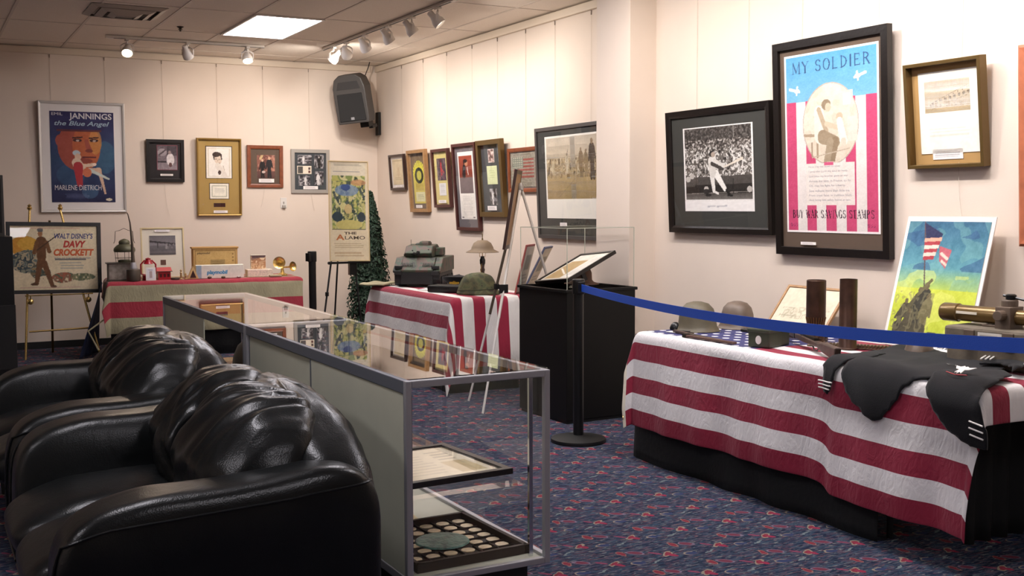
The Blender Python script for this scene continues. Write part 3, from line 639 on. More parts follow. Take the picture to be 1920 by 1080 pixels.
def art_portrait(cv):
    cv.rect(0, 0, 1, 1, 'f0e8dc'); cv.rect(.06, .05, .94, .95, 'd8cdb8'); cv.rect(.09, .07, .91, .93, 'f0e9df')
    cv.cap(.46, .45, .5, .34, .06, 'dcc8b2'); cv.ell(.43, .735, .19, .10, '3c2c26', rot=-.15); cv.ell(.46, .6, .145, .165, 'e0cdb9', rot=.25); cv.cap(.30, .72, .31, .6, .018, '3c2c26'); cv.cap(.58, .72, .61, .6, .018, '3c2c26'); cv.ell(.42, .72, .14, .045, '3c2c26', rot=.2)
    for u, v in ((.38, .61), (.53, .6)): cv.ell(u, v, .035, .012, '4b3a32')
    cv.cap(.46, .6, .45, .53, .008, 'b89c84'); cv.cap(.4, .47, .54, .48, .01, '8c5a4a'); cv.cap(.45, .4, .7, .1, .09, 'e5dbcf'); cv.ell(.52, .18, .06, .07, '4a342e'); cv.cap(.66, .4, .72, .25, .01, 'b8a898')
def art_cheque(cv): cv.rect(0, 0, 1, 1, 'f2ecdc'); cv.rect(.08, .1, .92, .9, 'b9b7a2'); cv.rect(.13, .17, .87, .83, 'efe9d8'); cv.lines(.25, .35, .8, .7, 3, 'b8b4a8')
picture('framed_portrait', 'tall ochre frame with a drawn portrait of a dark haired man above a card', 'picture', .478, .83, .022, .05, M['gold'], M['matgold'], (2.926, YB, 1.33), RB, 2.0, prof='bevel',
    prints=[('portrait_print', .0, .405, .27, .335, 56, 70, 'efe7da', art_portrait), ('signed_card', .0, .185, .2, .16, 40, 32, 'f2ecdc', art_cheque)], slabs=[('backing_a', 0, .4, .285, .348, M['blackwood']), ('backing_b', 0, .178, .214, .174, M['darkwood']), ('name_plaque', 0, .095, .125, .042, mat('red_brown_plaque', '3a1a18', .3))], card=(.01, .03, .15, .028))
def art_couple(cv):
    cv.grad(0, '5a3c38', 1, '8a5c50'); cv.speck(0, .3, 1, 1, 14, 16, ['6a4038', '8c5a4c', 'b08070'], 5); cv.rect(.72, .3, 1, .9, 'c98c74', .5)
    cv.person(.3, .02, .8, '1e1a1c', 'd9b49a'); cv.person(.68, .02, .9, '1f1d22', 'cfa488'); cv.ell(.36, .26, .1, .05, 'cdb8ae'); cv.cap(.2, .85, .28, .95, .05, 'c9ae7c')
picture('framed_photograph', 'reddish wooden frame with a dark photograph of two standing people', 'picture', .40, .46, .04, .025, M['redwood'], M['matbrown'], (3.435, YB, 1.637), RB, 2.0, prof='round',
    prints=[('photo', .01, .105, .2, .25, 46, 56, '6a4840', art_couple)], card=(.012, .055, .17, .04))
def art_bw(seed, k=0):
    def f(cv):
        cv.grad(0, '2e2c2f', 1, '6d696c'); cv.speck(0, 0, 1, 1, 7, 7, ['2a282b', '4c494c', '8a8688', 'b9b5b6'], seed)
        cv.person(.4 + .1 * k, .02, .85, ['d8d4d2', '1e1c1e'][k % 2], 'c8c2c0')
    return f
def art_card(cv): cv.rect(0, 0, 1, 1, 'e4d8c4'); cv.rect(.05, .08, .4, .92, '55504c'); cv.rect(.78, .55, .92, .85, '5a4440'); cv.rect(.78, .12, .92, .4, '6b4038')
picture('framed_photographs', 'pewter grey frame holding five small black and white pictures', 'picture', .445, .49, .04, .02, M['greyframe'], M['matdeep'], (3.95, YB, 1.575), RB, 2.0,
    prints=[('photo', -.065, .325, .16, .10, 34, 22, '4a484a', art_bw(11)), ('photo', .1, .28, .11, .15, 24, 32, '4a484a', art_bw(12, 1)), ('ticket_card', -.07, .215, .165, .09, 34, 20, 'e4d8c4', art_card),
            ('photo', -.07, .085, .13, .115, 28, 26, '4a484a', art_bw(14, 2)), ('photo', .1, .09, .1, .155, 24, 34, '2c2a2c', art_bw(15))], card=(.0, .045, .17, .035))
# light switch plate
t = thing('wall_switch', 'small white wall switch plate below the reddish frame', 'switch', (3.64, YB, 1.41))
b = MB(); b.box(-.035, .035, -.006, 0, 0, .115); b.build('plate', M['plastic'], t, bevel=.002)
b = MB(); b.box(-.018, .018, -.028, -.006, .0, .03); b.box(-.006, .006, -.014, -.006, .05, .07); b.build('toggle', M['greyframe'], t)

# ------------------------------------------------------------------ pictures on the right rear wall (face -x)
def art_doc(cv): cv.rect(0, 0, 1, 1, 'd9c9a6'); cv.mottle(6, 8, .03, 2); cv.ell(.55, .5, .12, .2, 'c4a982', al=.5); cv.lines(.2, .15, .8, .3, 2, 'a8966e'); cv.rect(.05, .92, .95, .96, 'b8a57e')
def wallA(name, label, cat, yc, z0, w, h, *a, **k): return picture(name, label, cat, w, h, *a, (XA, yc, z0), RA, k.pop('lean', 4.0), **k)
wallA('framed_document', 'small dark framed cream document, the picture nearest the corner', 'picture', 11.385, 1.605, .42, .39, .025, .035, M['darkwood'], M['matw'], prints=[('document', .0, .06, .30, .28, 30, 30, 'd9c9a6', art_doc)], card=(.03, .032, .16, .022))
def art_fan(cv):
    cv.rect(0, 0, 1, 1, '7b6850'); cv.grad(0, 'b9ad48', .62, 'cfc54e'); cv.rect(0, 0, 1, .52, 'cdbf55')
    for k in range(13):
        a = PI * k / 12; cv.cap(.5 + .30 * math.cos(a), .62 + .11 * math.sin(a), .5 + .48 * math.cos(a), .62 + .2 * math.sin(a) * 1.3, .026, 'e3dc4a')
    cv.rect(.12, .45, .88, .62, 'd2c84f'); cv.ell(.5, .59, .36, .17, '2f3322'); cv.ell(.5, .59, .2, .1, 'c9c458'); cv.rect(.18, .27, .85, .42, 'b9a650'); cv.rect(.15, .04, .88, .24, 'd6d3a6'); cv.lines(.25, .08, .8, .2, 3, '8f8f72')
wallA('framed_record_award', 'honey oak frame with a yellow fan shape around a dark disc', 'picture', 10.79, 1.365, .47, .655, .035, .042, M['oak'], M['matbrown'], matz=.15, prints=[('fan_print', .0, .09, .31, .50, 40, 110, '7b6850', art_fan)], card=(0, .045, .16, .03))
def art_red(cv): cv.grad(0, '4a3c44', 1, '3a3c4c'); cv.speck(0, 0, 1, 1, 8, 10, ['3a3440', '54424a', '6c5a60'], 6); cv.cap(.45, .85, .5, .3, .07, 'a8343a', .1); cv.cap(.4, .6, .75, .35, .04, 'b04a4c'); cv.ell(.45, .88, .12, .07, '5c2830'); cv.cap(.45, .35, .3, .05, .04, '8a5054'); cv.cap(.6, .35, .8, .05, .04, '77505c')
def art_note(cv): cv.rect(0, 0, 1, 1, 'dedcdc'); cv.lines(.15, .2, .85, .9, 6, 'a0a0a4', .5)
wallA('framed_photograph', 'narrow reddish brown frame with a photograph of a figure in red above a note', 'picture', 10.215, 1.413, .40, .59, .03, .036, M['mahog'], M['matyellow'], prints=[('photo', 0, .275, .21, .22, 30, 50, '4a3c44', art_red), ('note', 0, .12, .16, .125, 20, 28, 'dedcdc', art_note)], card=(.0, .045, .18, .03))
def art_speaker(cv): cv.rect(0, 0, 1, 1, '6a5c5e'); cv.grad(.42, '7a3428', 1, 'a24a34'); cv.ell(.55, .8, .13, .075, 'c68a68'); cv.ell(.5, .86, .15, .05, '2a1c1a'); cv.ell(.4, .82, .05, .05, '2a1c1a'); cv.cap(.4, .68, .35, .5, .09, '1c1a20', .1); cv.cap(.62, .68, .68, .5, .02, 'e0d6cc')
def art_page(cv): cv.rect(0, 0, 1, 1, 'e9e4dc'); cv.lines(.12, .12, .9, .95, 16, 'b9b4b0', .5); cv.rect(0, 0, .15, .06, '8a8084'); cv.rect(.85, 0, 1, .06, '8a8084')
wallA('framed_speech', 'tallest narrow mahogany frame with a portrait on red above a text page', 'picture', 9.63, 1.19, .51, .84, .03, .036, M['mahog'], M['matgrey'], prints=[('portrait_print', 0, .36, .285, .36, 42, 80, '6a5c5e', art_speaker), ('text_page', 0, .12, .285, .225, 42, 44, 'e9e4dc', art_page)], slabs=[('white_border', 0, .108, .335, .65, M['white'])])
def art_three(cv): cv.rect(0, 0, 1, 1, 'd8ccc4'); cv.speck(.05, .03, .95, .97, 5, 8, ['4c3c3c', '8a6c68', 'c8b0a8', 'e0d6d0'], 8)
def art_lime(cv): cv.rect(0, 0, 1, 1, 'd5dcae'); cv.lines(.2, .3, .8, .8, 4, 'b4bd8c', .5)
wallA('framed_autograph', 'wide bronze and gold frame with three stacked pictures, pale green card in the middle', 'picture', 9.11, 1.325, .50, .71, .045, .042, M['bronze'], M['matdeep'], matz=.2, prints=[('photo', .0, .5, .12, .125, 20, 30, 'd8ccc4', art_three), ('green_card', .0, .3, .2, .17, 28, 36, 'd5dcae', art_lime), ('photo', .0, .11, .14, .15, 24, 36, 'd8ccc4', art_bw(19))], card=(.0, .062, .18, .04))
def art_flag(cv):
    cv.rect(0, 0, 1, 1, '8b8578'); cv.mottle(30, 40, .07, 8)
    for k in range(6): cv.rect(.12 if k > 2 else .5, .3 + .1 * (6 - k) - .13, .92, .355 + .1 * (6 - k) - .13, '8c4a44')
    cv.rect(.08, .55, .5, .88, '6c7266'); 
    for i in range(5):
        for j in range(5): cv.ell(.13 + .08 * i, .59 + .065 * j, .018, .02, 'b9b49e')
    cv.lines(.1, .92, .9, .97, 1, '5c574c'); cv.lines(.1, .05, .9, .14, 2, '5c574c')
wallA('framed_flag_sampler', 'reddish brown frame with a woven flag sampler', 'picture', 8.555, 1.545, .535, .39, .035, .025, M['redwood'], M['matgrey'], lean=2, prof='round', prints=[('flag_sampler', 0, .045, .45, .30, 62, 84, '8b8578', art_flag)])
def art_sepia(cv):
    cv.grad(0, 'b39868', .42, 'c4ab7c'); cv.grad(.42, 'd9c6a6', 1, 'e6d8c4'); cv.mottle(14, 10, .02, 2)
    cv.speck(0, .38, 1, .66, 60, 14, ['8a7350', 'e2d2b2', 'a88f68', 'cbb48c', '6e5a40'], 21); cv.speck(0, .34, 1, .4, 50, 4, ['b89f70', None, '94794e'], 4)
    cv.cap(0, .66, 1, .7, .004, 'a8916c'); cv.cap(.2, .02, .5, .33, .004, '8f7a54')
    for u, v, h_, c in ((.36, .42, .32, 'ded0b4'), (.6, .36, .45, '8f7654'), (.68, .36, .42, 'a08862'), (.78, .32, .62, '5a4836'), (.95, .34, .42, '4c3e30'), (.9, .36, .38, '8f7654'), (.12, .4, .26, 'd9c8a4')): cv.person(u, v, h_, c, 'a58a6a')
    cv.cap(.36, .6, .38, .8, .006, '6a5740'); cv.cap(.66, .6, .7, .78, .005, '6a5740')
wallA('framed_photograph', 'large charcoal framed sepia photograph of a crowd, partly hidden by the pillar', 'picture', 7.70, 1.15, 1.14, .93, .03, .03, mat('charcoal_frame', '4a4644', .4), M['matdark'], lean=2.5, matz=.6, prints=[('photo_sheet', .06, .17, .95, .68, 4, 4, 'eeeae0', None), ('photo', .06, .33, .91, .505, 190, 130, 'd9c6a6', art_sepia)], card=(-.15, .1, .11, .035))

# ------------------------------------------------------------------ pictures on the right front wall
def art_ball(cv):
    cv.rect(0, 0, 1, 1, 'e6e2de'); A = (.02, .02, .98, .985)
    cv.rect(*A, '2a2624'); cv.speck(.02, .3, .98, .985, 70, 60, ['1c1917', '3a3532', '5d5650', '8f8882', 'c9c4be'], 31); cv.speck(.02, .3, .98, .72, 55, 34, [None, None, '6a645e', 'd9d5cf', None], 33); cv.rect(.02, .82, .98, .985, '2c2825', .55); cv.cap(.74, .84, .74, .985, .008, '8f8a84')
    cv.poly([(.02, .2), (.98, .23), (.98, .34), (.02, .32)], '4a4541'); cv.rect(.02, .1, .98, .22, '26221f'); cv.grad(.02, '6f6a65', .1, '4c4743', .02, .98); cv.cap(.02, .1, .98, .12, .004, '8a847e')
    for u in (.18, .72, .95): cv.cap(u, .1, u, .3, .005, '191614')
    cv.poly([(.02, .2), (.16, .2), (.13, .34), (.02, .36)], '4c4743')
    for u, v in ((.06, .3), (.12, .34), (.33, .16), (.94, .15)): cv.ell(u, v, .035, .04, 'b9b3ac')
    cv.cap(.42, .35, .44, .14, .05, 'dedad4', .03); cv.cap(.48, .36, .6, .16, .055, 'e6e2dc', .035); cv.cap(.62, .14, .66, .09, .02, '1a1715'); cv.cap(.64, .075, .7, .07, .014, '191614'); cv.cap(.44, .13, .5, .1, .016, 'dedad4')
    cv.cap(.43, .38, .42, .53, .07, 'cfcac3', .075); cv.cap(.4, .55, .45, .58, .04, 'd4cfc9'); cv.ell(.42, .63, .035, .04, '1c1917'); cv.ell(.44, .62, .03, .035, 'a8988a')
    cv.cap(.46, .54, .6, .46, .028, 'cfcac3', .02); cv.cap(.42, .5, .58, .42, .028, '3c3733', .02); cv.cap(.6, .45, .85, .55, .01, 'd9cfc0', .02); cv.ell(.33, .13, .05, .035, '2a2624'); cv.ell(.36, .08, .045, .02, '1d1a18')
    cv.mottle(150, 150, .05, 7)
def wallC(name, label, cat, yc, z0, w, h, *a, **k): return picture(name, label, cat, w, h, *a, (XC, yc, z0), RA, k.pop('lean', 3.0), **k)
def art_sign(cv): cv.rect(0, 0, 1, 1, 'ebe7e4'); cv.cap(.34, .45, .45, .5, .05, 'b8b6ba'); cv.cap(.48, .45, .62, .55, .05, 'b8b6ba')
wallC('framed_photograph', 'square black framed black and white photograph of a baseball batter and crowd', 'picture', 5.52, 1.246, 1.01, .79, .045, .045, M['blackwood'], M['matdark'], matz=.55, prof='round',
    prints=[('photo', .0, .205, .68, .47, 205, 170, 'e6e2de', art_ball), ('signed_margin', .0, .14, .68, .065, 60, 12, 'ebe7e4', art_sign)])
def art_war(cv):
    cv.rect(0, 0, 1, 1, 'f1e9e6'); a = (.02, .98)
    cv.rect(.02, .012, .98, .988, 'e0d7d2'); cv.grad(.735, '74aed0', .988, '5598c6', .02, .98)
    for k in range(5): cv.rect(.02 + k * .213, .012, .02 + k * .213 + .107, .735, 'c4486f')
    cv.ell(.5, .6, .30, .225, 'b9aa9c'); cv.ell(.5, .6, .29, .218, 'dccfbd'); m_ = ((cv.U - .5) / .285) ** 2 + ((cv.V - .6) / .214) ** 2 < 1; n_ = cv.vn(22, 28, 4); cv.put(m_ & (n_ > .6), 'cfc0ac', .6); cv.put(m_ & (cv.V < .5), 'd0c1ac', .5)
    cv.rect(.62, .68, .74, .77, 'd6cabc'); cv.rect(.64, .695, .72, .755, 'e9dfd3'); cv.rect(.68, .5, .78, .63, 'ddd0c2'); cv.cap(.3, .5, .3, .43, .006, 'a08c74'); cv.cap(.22, .545, .36, .54, .008, 'a39078'); cv.cap(.36, .53, .36, .42, .006, 'a08c74')
    cv.cap(.38, .67, .4, .54, .035, 'e5dacb', .05); cv.cap(.38, .68, .46, .56, .016, 'b3a188'); cv.ell(.46, .705, .05, .03, '8f7d66'); cv.ell(.48, .69, .032, .024, 'cdb9a0'); cv.cap(.42, .53, .56, .5, .04, '9a8870', .03); cv.cap(.55, .5, .52, .4, .028, '8f7c64', .02); cv.cap(.5, .5, .46, .39, .024, 'a3927a'); cv.ell(.5, .385, .06, .01, 'c9bba8')
    cv.cap(.46, .6, .58, .575, .014, 'cdb9a0'); cv.ell(.6, .635, .035, .022, 'c4b096'); cv.cap(.6, .61, .64, .5, .022, 'e9dfd3', .028); cv.cap(.64, .5, .62, .42, .02, 'd6c8b6'); cv.cap(.3, .42, .7, .46, .003, 'b8a894')
    cv.rect(.23, .155, .75, .385, 'e2d8d0'); cv.rect(.43, .375, .53, .39, 'cf5b80')
    for (u, v, s_) in ((.1, .8, 1), (.83, .84, -1)):
        cv.cap(u - .04 * s_, v + .012, u + .07 * s_, v - .008, .008, 'f2eeee', .006); cv.cap(u + .045 * s_, v + .02, u + .035 * s_, v - .022, .006, 'f2eeee'); cv.ell(u + .04 * s_, v - .002, .03, .012, 'f4f0f0')
    serif_paint(cv, 'MY SOLDIER', .09, .93, .895, .955, '2c4a72'); serif_paint(cv, 'BUY WAR SAVINGS STAMPS', .07, .95, .083, .126, '2a1024')
    for u in (.045, .87): serif_paint(cv, 'WSS', u, u + .085, .035, .052, '5c2050')
lines8 = ['Now I lay me down to sleep', 'I pray the Lord my soul to keep.', 'God bless my brother gone to war', 'Across the seas, in France, so far.', 'Oh, may his fight for Liberty,', 'Save millions more than little me', 'From cruel fates or ruthless blast,', 'And bring him safely home at last.']
wallC('framed_war_poster', 'tall black framed blue, white and pink striped war savings poster', 'poster', 4.553, 1.138, .86, 1.21, .045, .04, M['blackwood'], M['matbrown'], matz=.5, lean=2.6,
    prints=[('poster_print', .005, .13, .705, 1.0, 190, 400, 'e0d8d4', art_war, [(s_, .26, .26 + .46 * min(1, len(s_) / 35), .36 - .0265 * i, .374 - .0265 * i, M['pinkink'], 0, 0) for i, s_ in enumerate(lines8)])], card=(-.17, .06, .12, .016))
def art_plane(cv):
    cv.grad(0, 'e0c99e', .3, 'd8bd8c'); cv.grad(.3, 'ecd9b8', 1, 'efdfc4'); cv.cap(.08, .28, .95, .78, .008, '9c7a48'); cv.cap(.15, .12, .95, .48, .008, 'a88a58')
    for k in range(9): u = .14 + .1 * k; cv.cap(u, .3 + .055 * k, u + .03, .2 + .035 * k, .007, '8a6a3c'); cv.ell(u + .03, .3 + .035 * k, .03, .05, '6e5430', al=.8); cv.ell(u + .02, .24 + .03 * k, .03, .05, 'efe0c4', al=.7)
    cv.speck(.1, .2, .8, .34, 20, 6, ['c9a870', None, 'f0e2c4', '8a6a3c'], 9)
def art_sheet(cv): cv.rect(0, 0, 1, 1, 'f1ebdf'); cv.lines(.15, .2, .85, .32, 3, 'd9d2c4', .8)
def art_capt(cv): cv.rect(0, 0, 1, 1, 'efeae6'); cv.lines(.06, .15, .95, .9, 4, 'a5a0a4', .7)
wallC('framed_photograph', 'gold and dark deep frame with a faded sepia biplane photograph, hanging tilted', 'picture', 3.78, 1.605, .455, .52, .018, .05, M['bronze'], M['mattan'], matz=.12, lean=6, roll=0, glassy=True,
    prints=[('mat_sheet', .01, .07, .36, .40, 60, 80, 'f1ebdf', art_sheet), ('photo', .0, .27, .27, .155, 70, 60, 'ecd9b8', art_plane), ('typed_caption', -.01, .04, .18, .05, 50, 20, 'efeae6', art_capt)], slabs=[('fabric_swatch', .005, .19, .05, .045, mat('brown_swatch', '4c3c2c', .9))])
picture('framed_picture', 'reddish orange wooden frame cut off at the right edge of the view', 'picture', .5, .91, .05, .04, mat('orange_wood', 'b3694a', .4, var=.15, vscale=20), M['mattan'], (XC, 3.115, 1.23), RA, 3, prof='bevel')

# ------------------------------------------------------------------ loudspeaker in the corner
t = thing('loudspeaker', 'dark grey loudspeaker on a wall bracket high in the far corner', 'speaker', (4.40, 11.70, 2.36), (math.radians(11), math.radians(-5), math.radians(-42)))
t.scale = (.93,) * 3
b = MB()
prof = [(-.19, 0), (.19, 0), (.2, .05), (.2, .42), (.17, .52), (.1, .57), (-.1, .57), (-.17, .52), (-.2, .42), (-.2, .05)]
b.prism(prof, -.16, .06); b.prism([(a * .72, z * .94 + .015) for a, z in prof], .06, .17); b.build('cabinet', M['spk'], t, bevel=.012)
b = MB(); b.prism([(-.165, .03), (.165, .03), (.155, .35), (-.155, .35)], -.17, -.158); b.build('grille', M['grille'], t, bevel=.01)
b = MB(); b.prism([(-.15, .4), (.15, .4), (.12, .49), (-.12, .49)], -.163, -.159); b.prism([(-.1, .53), (.1, .53), (.1, .545), (-.1, .545)], -.13, .02); b.build('horn', mat('horn_grey', '2c2a2a', .5), t, bevel=.006)
b = MB(); b.box(-.02, .02, -.174, -.169, .045, .075); b.build('badge', M['alu'], t)
b = MB(); b.box(.08, .13, .1, .27, -.10, -.06); b.box(.02, .13, -.02, .14, -.07, -.01); b.lathe([(.03, 0), (.03, .05)], 14, (.1, .05, -.05)); b.build('bracket', M['black'], t, bevel=.006)
b = MB(); b.tube([(.12, .1, .5), (.16, .2, .62), (.17, .25, .68)], .006, 6); b.build('cable', M['black'], t)
b = MB(); b.box(-.03, .0, -.05, .05, 0, .26); t2 = tag(b.build('wall_bracket', M['black'], loc=(XA, 11.99, 2.24), bevel=.005), 'flat black bracket plate on the wall behind the corner loudspeaker', 'bracket')
# ------------------------------------------------------------------ glass display cases
CX0, CX1, CZ0, CZ1 = 1.397, 1.945, 0.16, 0.85
def case(label, y0, y1, doors, loc_label_group='display cases in a row'):
    L = y1 - y0; W = CX1 - CX0
    t = thing('display_case', label, 'display case', (CX0, y0, 0), group=None); P = .022
    def bar(nm, a, mt='alu', bv=.003):
        b = MB(); b.box(*a); return b.build(nm, M[mt], t, bevel=bv)
    for x in (0, W - P):
        for y in (0, L - P): bar('corner_post', (x, x + P, y, y + P, CZ0, CZ1))
    for x in (0, W - P): bar('top_rail', (x, x + P, P, L - P, CZ1 - (.03 if x else .045), CZ1), 'alud' if x == 0 else 'alu')
    for y in (0, L - P): bar('top_rail', (P, W - P, y, y + P, CZ1 - .024, CZ1))
    for x in (0, W - P): bar('bottom_rail', (x, x + P, P, L - P, CZ0, CZ0 + .03))
    for y in (0, L - P): bar('bottom_rail', (P, W - P, y, y + P, CZ0, CZ0 + .022))
    b = MB(); b.box(P, W - P, P, L - P, CZ0 + .004, CZ0 + .018); b.build('deck', M['panel'], t)
    b = MB(); b.box(.05, W - .06, .06, L - .06, 0, CZ0); b.build('kick_base', M['black'], t)
    def pane(nm, a):
        b = MB(); b.box(*a); b.build(nm, M['glassc'], t)
    pane('top_glass', (.006, W - .006, .006, L - .006, CZ1 + .0005, CZ1 + .0055))
    b = MB(); x, y = W - .0135, .0105; b.add([(P, .0105, CZ0 + .022), (W - P, .0105, CZ0 + .022), (W - P, .0105, CZ1 - .024), (P, .0105, CZ1 - .024)], [(0, 1, 2, 3)]); b.build('end_glass', M['glassf'], t, solid=.004)
    b = MB(); b.add([(W - .011, P, CZ0 + .03), (W - .011, L - P, CZ0 + .03), (W - .011, L - P, CZ1 - .03), (W - .011, P, CZ1 - .03)], [(0, 1, 2, 3)]); b.build('front_glass', M['glassf'], t, solid=.004)
    # sliding back doors on the sofa side
    for (a, c, off) in doors:
        b = MB(); b.box(.004 + off, .010 + off, a, c, CZ0 + .03, CZ1 - .045); b.build('sliding_door', M['panel'], t)
        b = MB(); b.box(.002 + off, .012 + off, c - .012, c, CZ0 + .03, CZ1 - .045); b.build('door_stile', M['alud'], t)
    for y in (.045, L - .06): # shelf standards
        b = MB(); b.box(W - .06, W - .045, y, y + .012, CZ0 + .018, CZ1 - .03); b.box(.03, .042, y, y + .012, CZ0 + .018, CZ1 - .05); b.build('shelf_standard', M['chrome'], t)
    b = MB(); b.box(.026, W - .065, .06, L - .065, .430, .436); b.build('glass_shelf', M['glassf'], t)
    return t
case('long glass topped display case with aluminium frame, nearest the viewer', 3.318, 5.312, [(.03, 1.0, .0), (.98, 1.96, .008)])
case('far glass topped display case, its door slid open beside the sofa', 5.316, 7.312, [(.88, 1.96, .0), (.03, .08, .008)])
def at_case(x, y, z): return (x, y, z)
# framed document lying on the shelf
def art_letter(cv): cv.rect(0, 0, 1, 1, 'e6ddc0'); cv.lines(.08, .15, .6, .9, 9, 'b6ad90', .5); cv.rect(.66, .12, .93, .5, 'c9b98c'); cv.lines(.68, .55, .92, .9, 4, '9a9278', .6)
t = thing('framed_document', 'black framed document lying flat on the glass shelf of the near case', 'picture', (1.675, 3.78, .4365), (0, 0, math.radians(4))); t.scale = (1.05, 1.05, 1)
fr = frame_mesh(.42, .50, .028, .022); fr.v = [(x, z - .25, -y) for x, y, z in fr.v]; fr.build('frame', M['blackwood'], t, bevel=.002)
o = print_obj('document', .365, .445, 50, 60, 'e6ddc0', art_letter, t); o.rotation_euler = (-PI / 2, 0, 0); o.location = (0, -.2225, .012)
b = MB(); b.box(-.19, .19, -.23, .23, 0, .01); b.build('mat_board', M['matw'], t)
b = MB(); b.box(-.184, .184, -.224, .224, .016, .018); b.build('glass', M['glassf'], t)
def flat_print(name, label, cat, x, y, z, w, h, rz, bg, fn, nx=30, ny=30, texts=(), th=.003, group=None):
    t = thing(name, label, cat, (x, y, z), (0, 0, rz), group)
    o = print_obj('sheet', w, h, nx, ny, bg, fn, t, texts=texts, back=th); o.rotation_euler = (-PI / 2, 0, 0); o.location = (0, -h / 2, th); return t
def art_map(cv): cv.mottle(8, 8, .04, 3); cv.ell(.4, .5, .3, .2, 'c9b98a', al=.5)
flat_print('paper_sheet', 'tan paper sheet lying behind the framed document on the glass shelf', 'paper', 1.58, 4.28, .4365, .22, .26, .2, 'cbbb97', art_map)
def art_book(cv): cv.rect(0, 0, 1, 1, 'cdbf96'); cv.ell(.45, .4, .3, .25, 'b8a478', al=.6); cv.lines(.35, .72, .95, .92, 2, '8e97a0', .7)
flat_print('booklet', 'cream booklet lying behind the coin tray inside the near case', 'book', 1.60, 4.06, CZ0 + .018, .26, .30, -.1, 'cdbf96', art_book, th=.008)
# coin tray: side cells with pale discs, green disc in the middle
t = thing('coin_tray', 'brown compartment tray lying on the deck of the near case', 'tray', (1.672, 3.64, CZ0 + .018), (0, 0, math.radians(2)))
TW, TL = .44, .50
b = MB(); b.box(-TW / 2, TW / 2, -TL / 2, TL / 2, 0, .008)
for a in ((-TW / 2, -TW / 2 + .016, -TL / 2, TL / 2), (TW / 2 - .016, TW / 2, -TL / 2, TL / 2), (-TW / 2, TW / 2, -TL / 2, -TL / 2 + .016), (-TW / 2, TW / 2, TL / 2 - .016, TL / 2)): b.box(*a, .0, .034)
b.build('tray_body', M['tray'], t, bevel=.002)
b = MB()
cells = []
nx_, ny_ = 6, 7
for i in range(nx_):
    for j in range(ny_):
        x = -TW / 2 + .045 + i * (TW - .09) / (nx_ - 1); y = -TL / 2 + .045 + j * (TL - .09) / (ny_ - 1)
        if not (1 < i < 4 and 1 < j < 5) : cells.append((x, y))
for k in range(7): x = -TW / 2 + .016 + k * (TW - .032) / 6; b.box(x - .0015, x + .0015, -TL / 2 + .016, -TL / 2 + .14, .008, .016); b.box(x - .0015, x + .0015, TL / 2 - .14, TL / 2 - .016, .008, .016)
for k in range(8): y = -TL / 2 + .016 + k * (TL - .032) / 7; b.box(-TW / 2 + .016, -TW / 2 + .14, y - .0015, y + .0015, .008, .016); b.box(TW / 2 - .14, TW / 2 - .016, y - .0015, y + .0015, .008, .016)
b.build('divider', M['tray'], t)
cb = MB(); cb.lathe([(0, 0), (.024, 0), (.025, .001), (.025, .0035), (.022, .0045), (.018, .0038), (0, .0042)], 20)
proto = None; R_ = Matrix.Rotation(math.radians(2), 3, 'Z')
k = 0
for (x, y) in cells:
    p = R_ @ Vector((x, y, 0)) + Vector((1.672, 3.64, CZ0 + .0265))
    if proto is None: o = proto = cb.build('coin', M['coin'], smooth=True)
    else: o = proto.copy(); COL.objects.link(o)
    o.location = p; k += 1
    tag(o, 'pale coin sized medal in a cell of the brown tray around the green disc', 'coin', 'medals in the tray')
b = MB(); b.lathe([(0, 0), (.088, 0), (.094, .004), (.09, .009), (.05, .013), (0, .014)], 48)
o = b.build('stone_medallion', M['verdi'], smooth=True, loc=tuple(Vector((1.672, 3.64, CZ0 + .0265)))); tag(o, 'large green mottled oval medallion in the middle of the coin tray', 'medallion'); o.scale = (1.08, 1.08, 1)
# contents of the far case
def helmet_old(prof, name, label, loc, mt, rot=(0, 0, 0), sx=1.0, sy=1.15, cat='helmet'):
    b = MB(); b.lathe(prof, 40, sx=sx, sy=sy, caps=False); return tag(b.build(name, mt, smooth=True, loc=loc, sharp=60), label, cat)
PITH = [(.19, 0), (.188, .003), (.15, .035), (.135, .09), (.125, .16), (.1, .22), (.06, .255), (0, .268), (0, .264), (.058, .25), (.098, .215), (.12, .155), (.13, .09), (.146, .035), (.185, .0)]
o = helmet_old(PITH, 'leather_helmet', 'dark brown rounded helmet standing inside the far display case', (1.655, 6.05, .4365), mat('dark_brown_leather', '3a3026', .5))
flat_print('paper_sheet', 'white paper lying in front of the helmet inside the open far case', 'paper', 1.53, 5.73, .4365, .2, .24, .1, 'e9e9ea', None, 4, 4)
b = MB(); b.box(-.13, .1, -.09, .09, 0, .022); tag(b.build('black_box', M['black'], loc=(1.58, 5.50, .4365), bevel=.003), 'flat black box beside the white paper inside the far case', 'box')

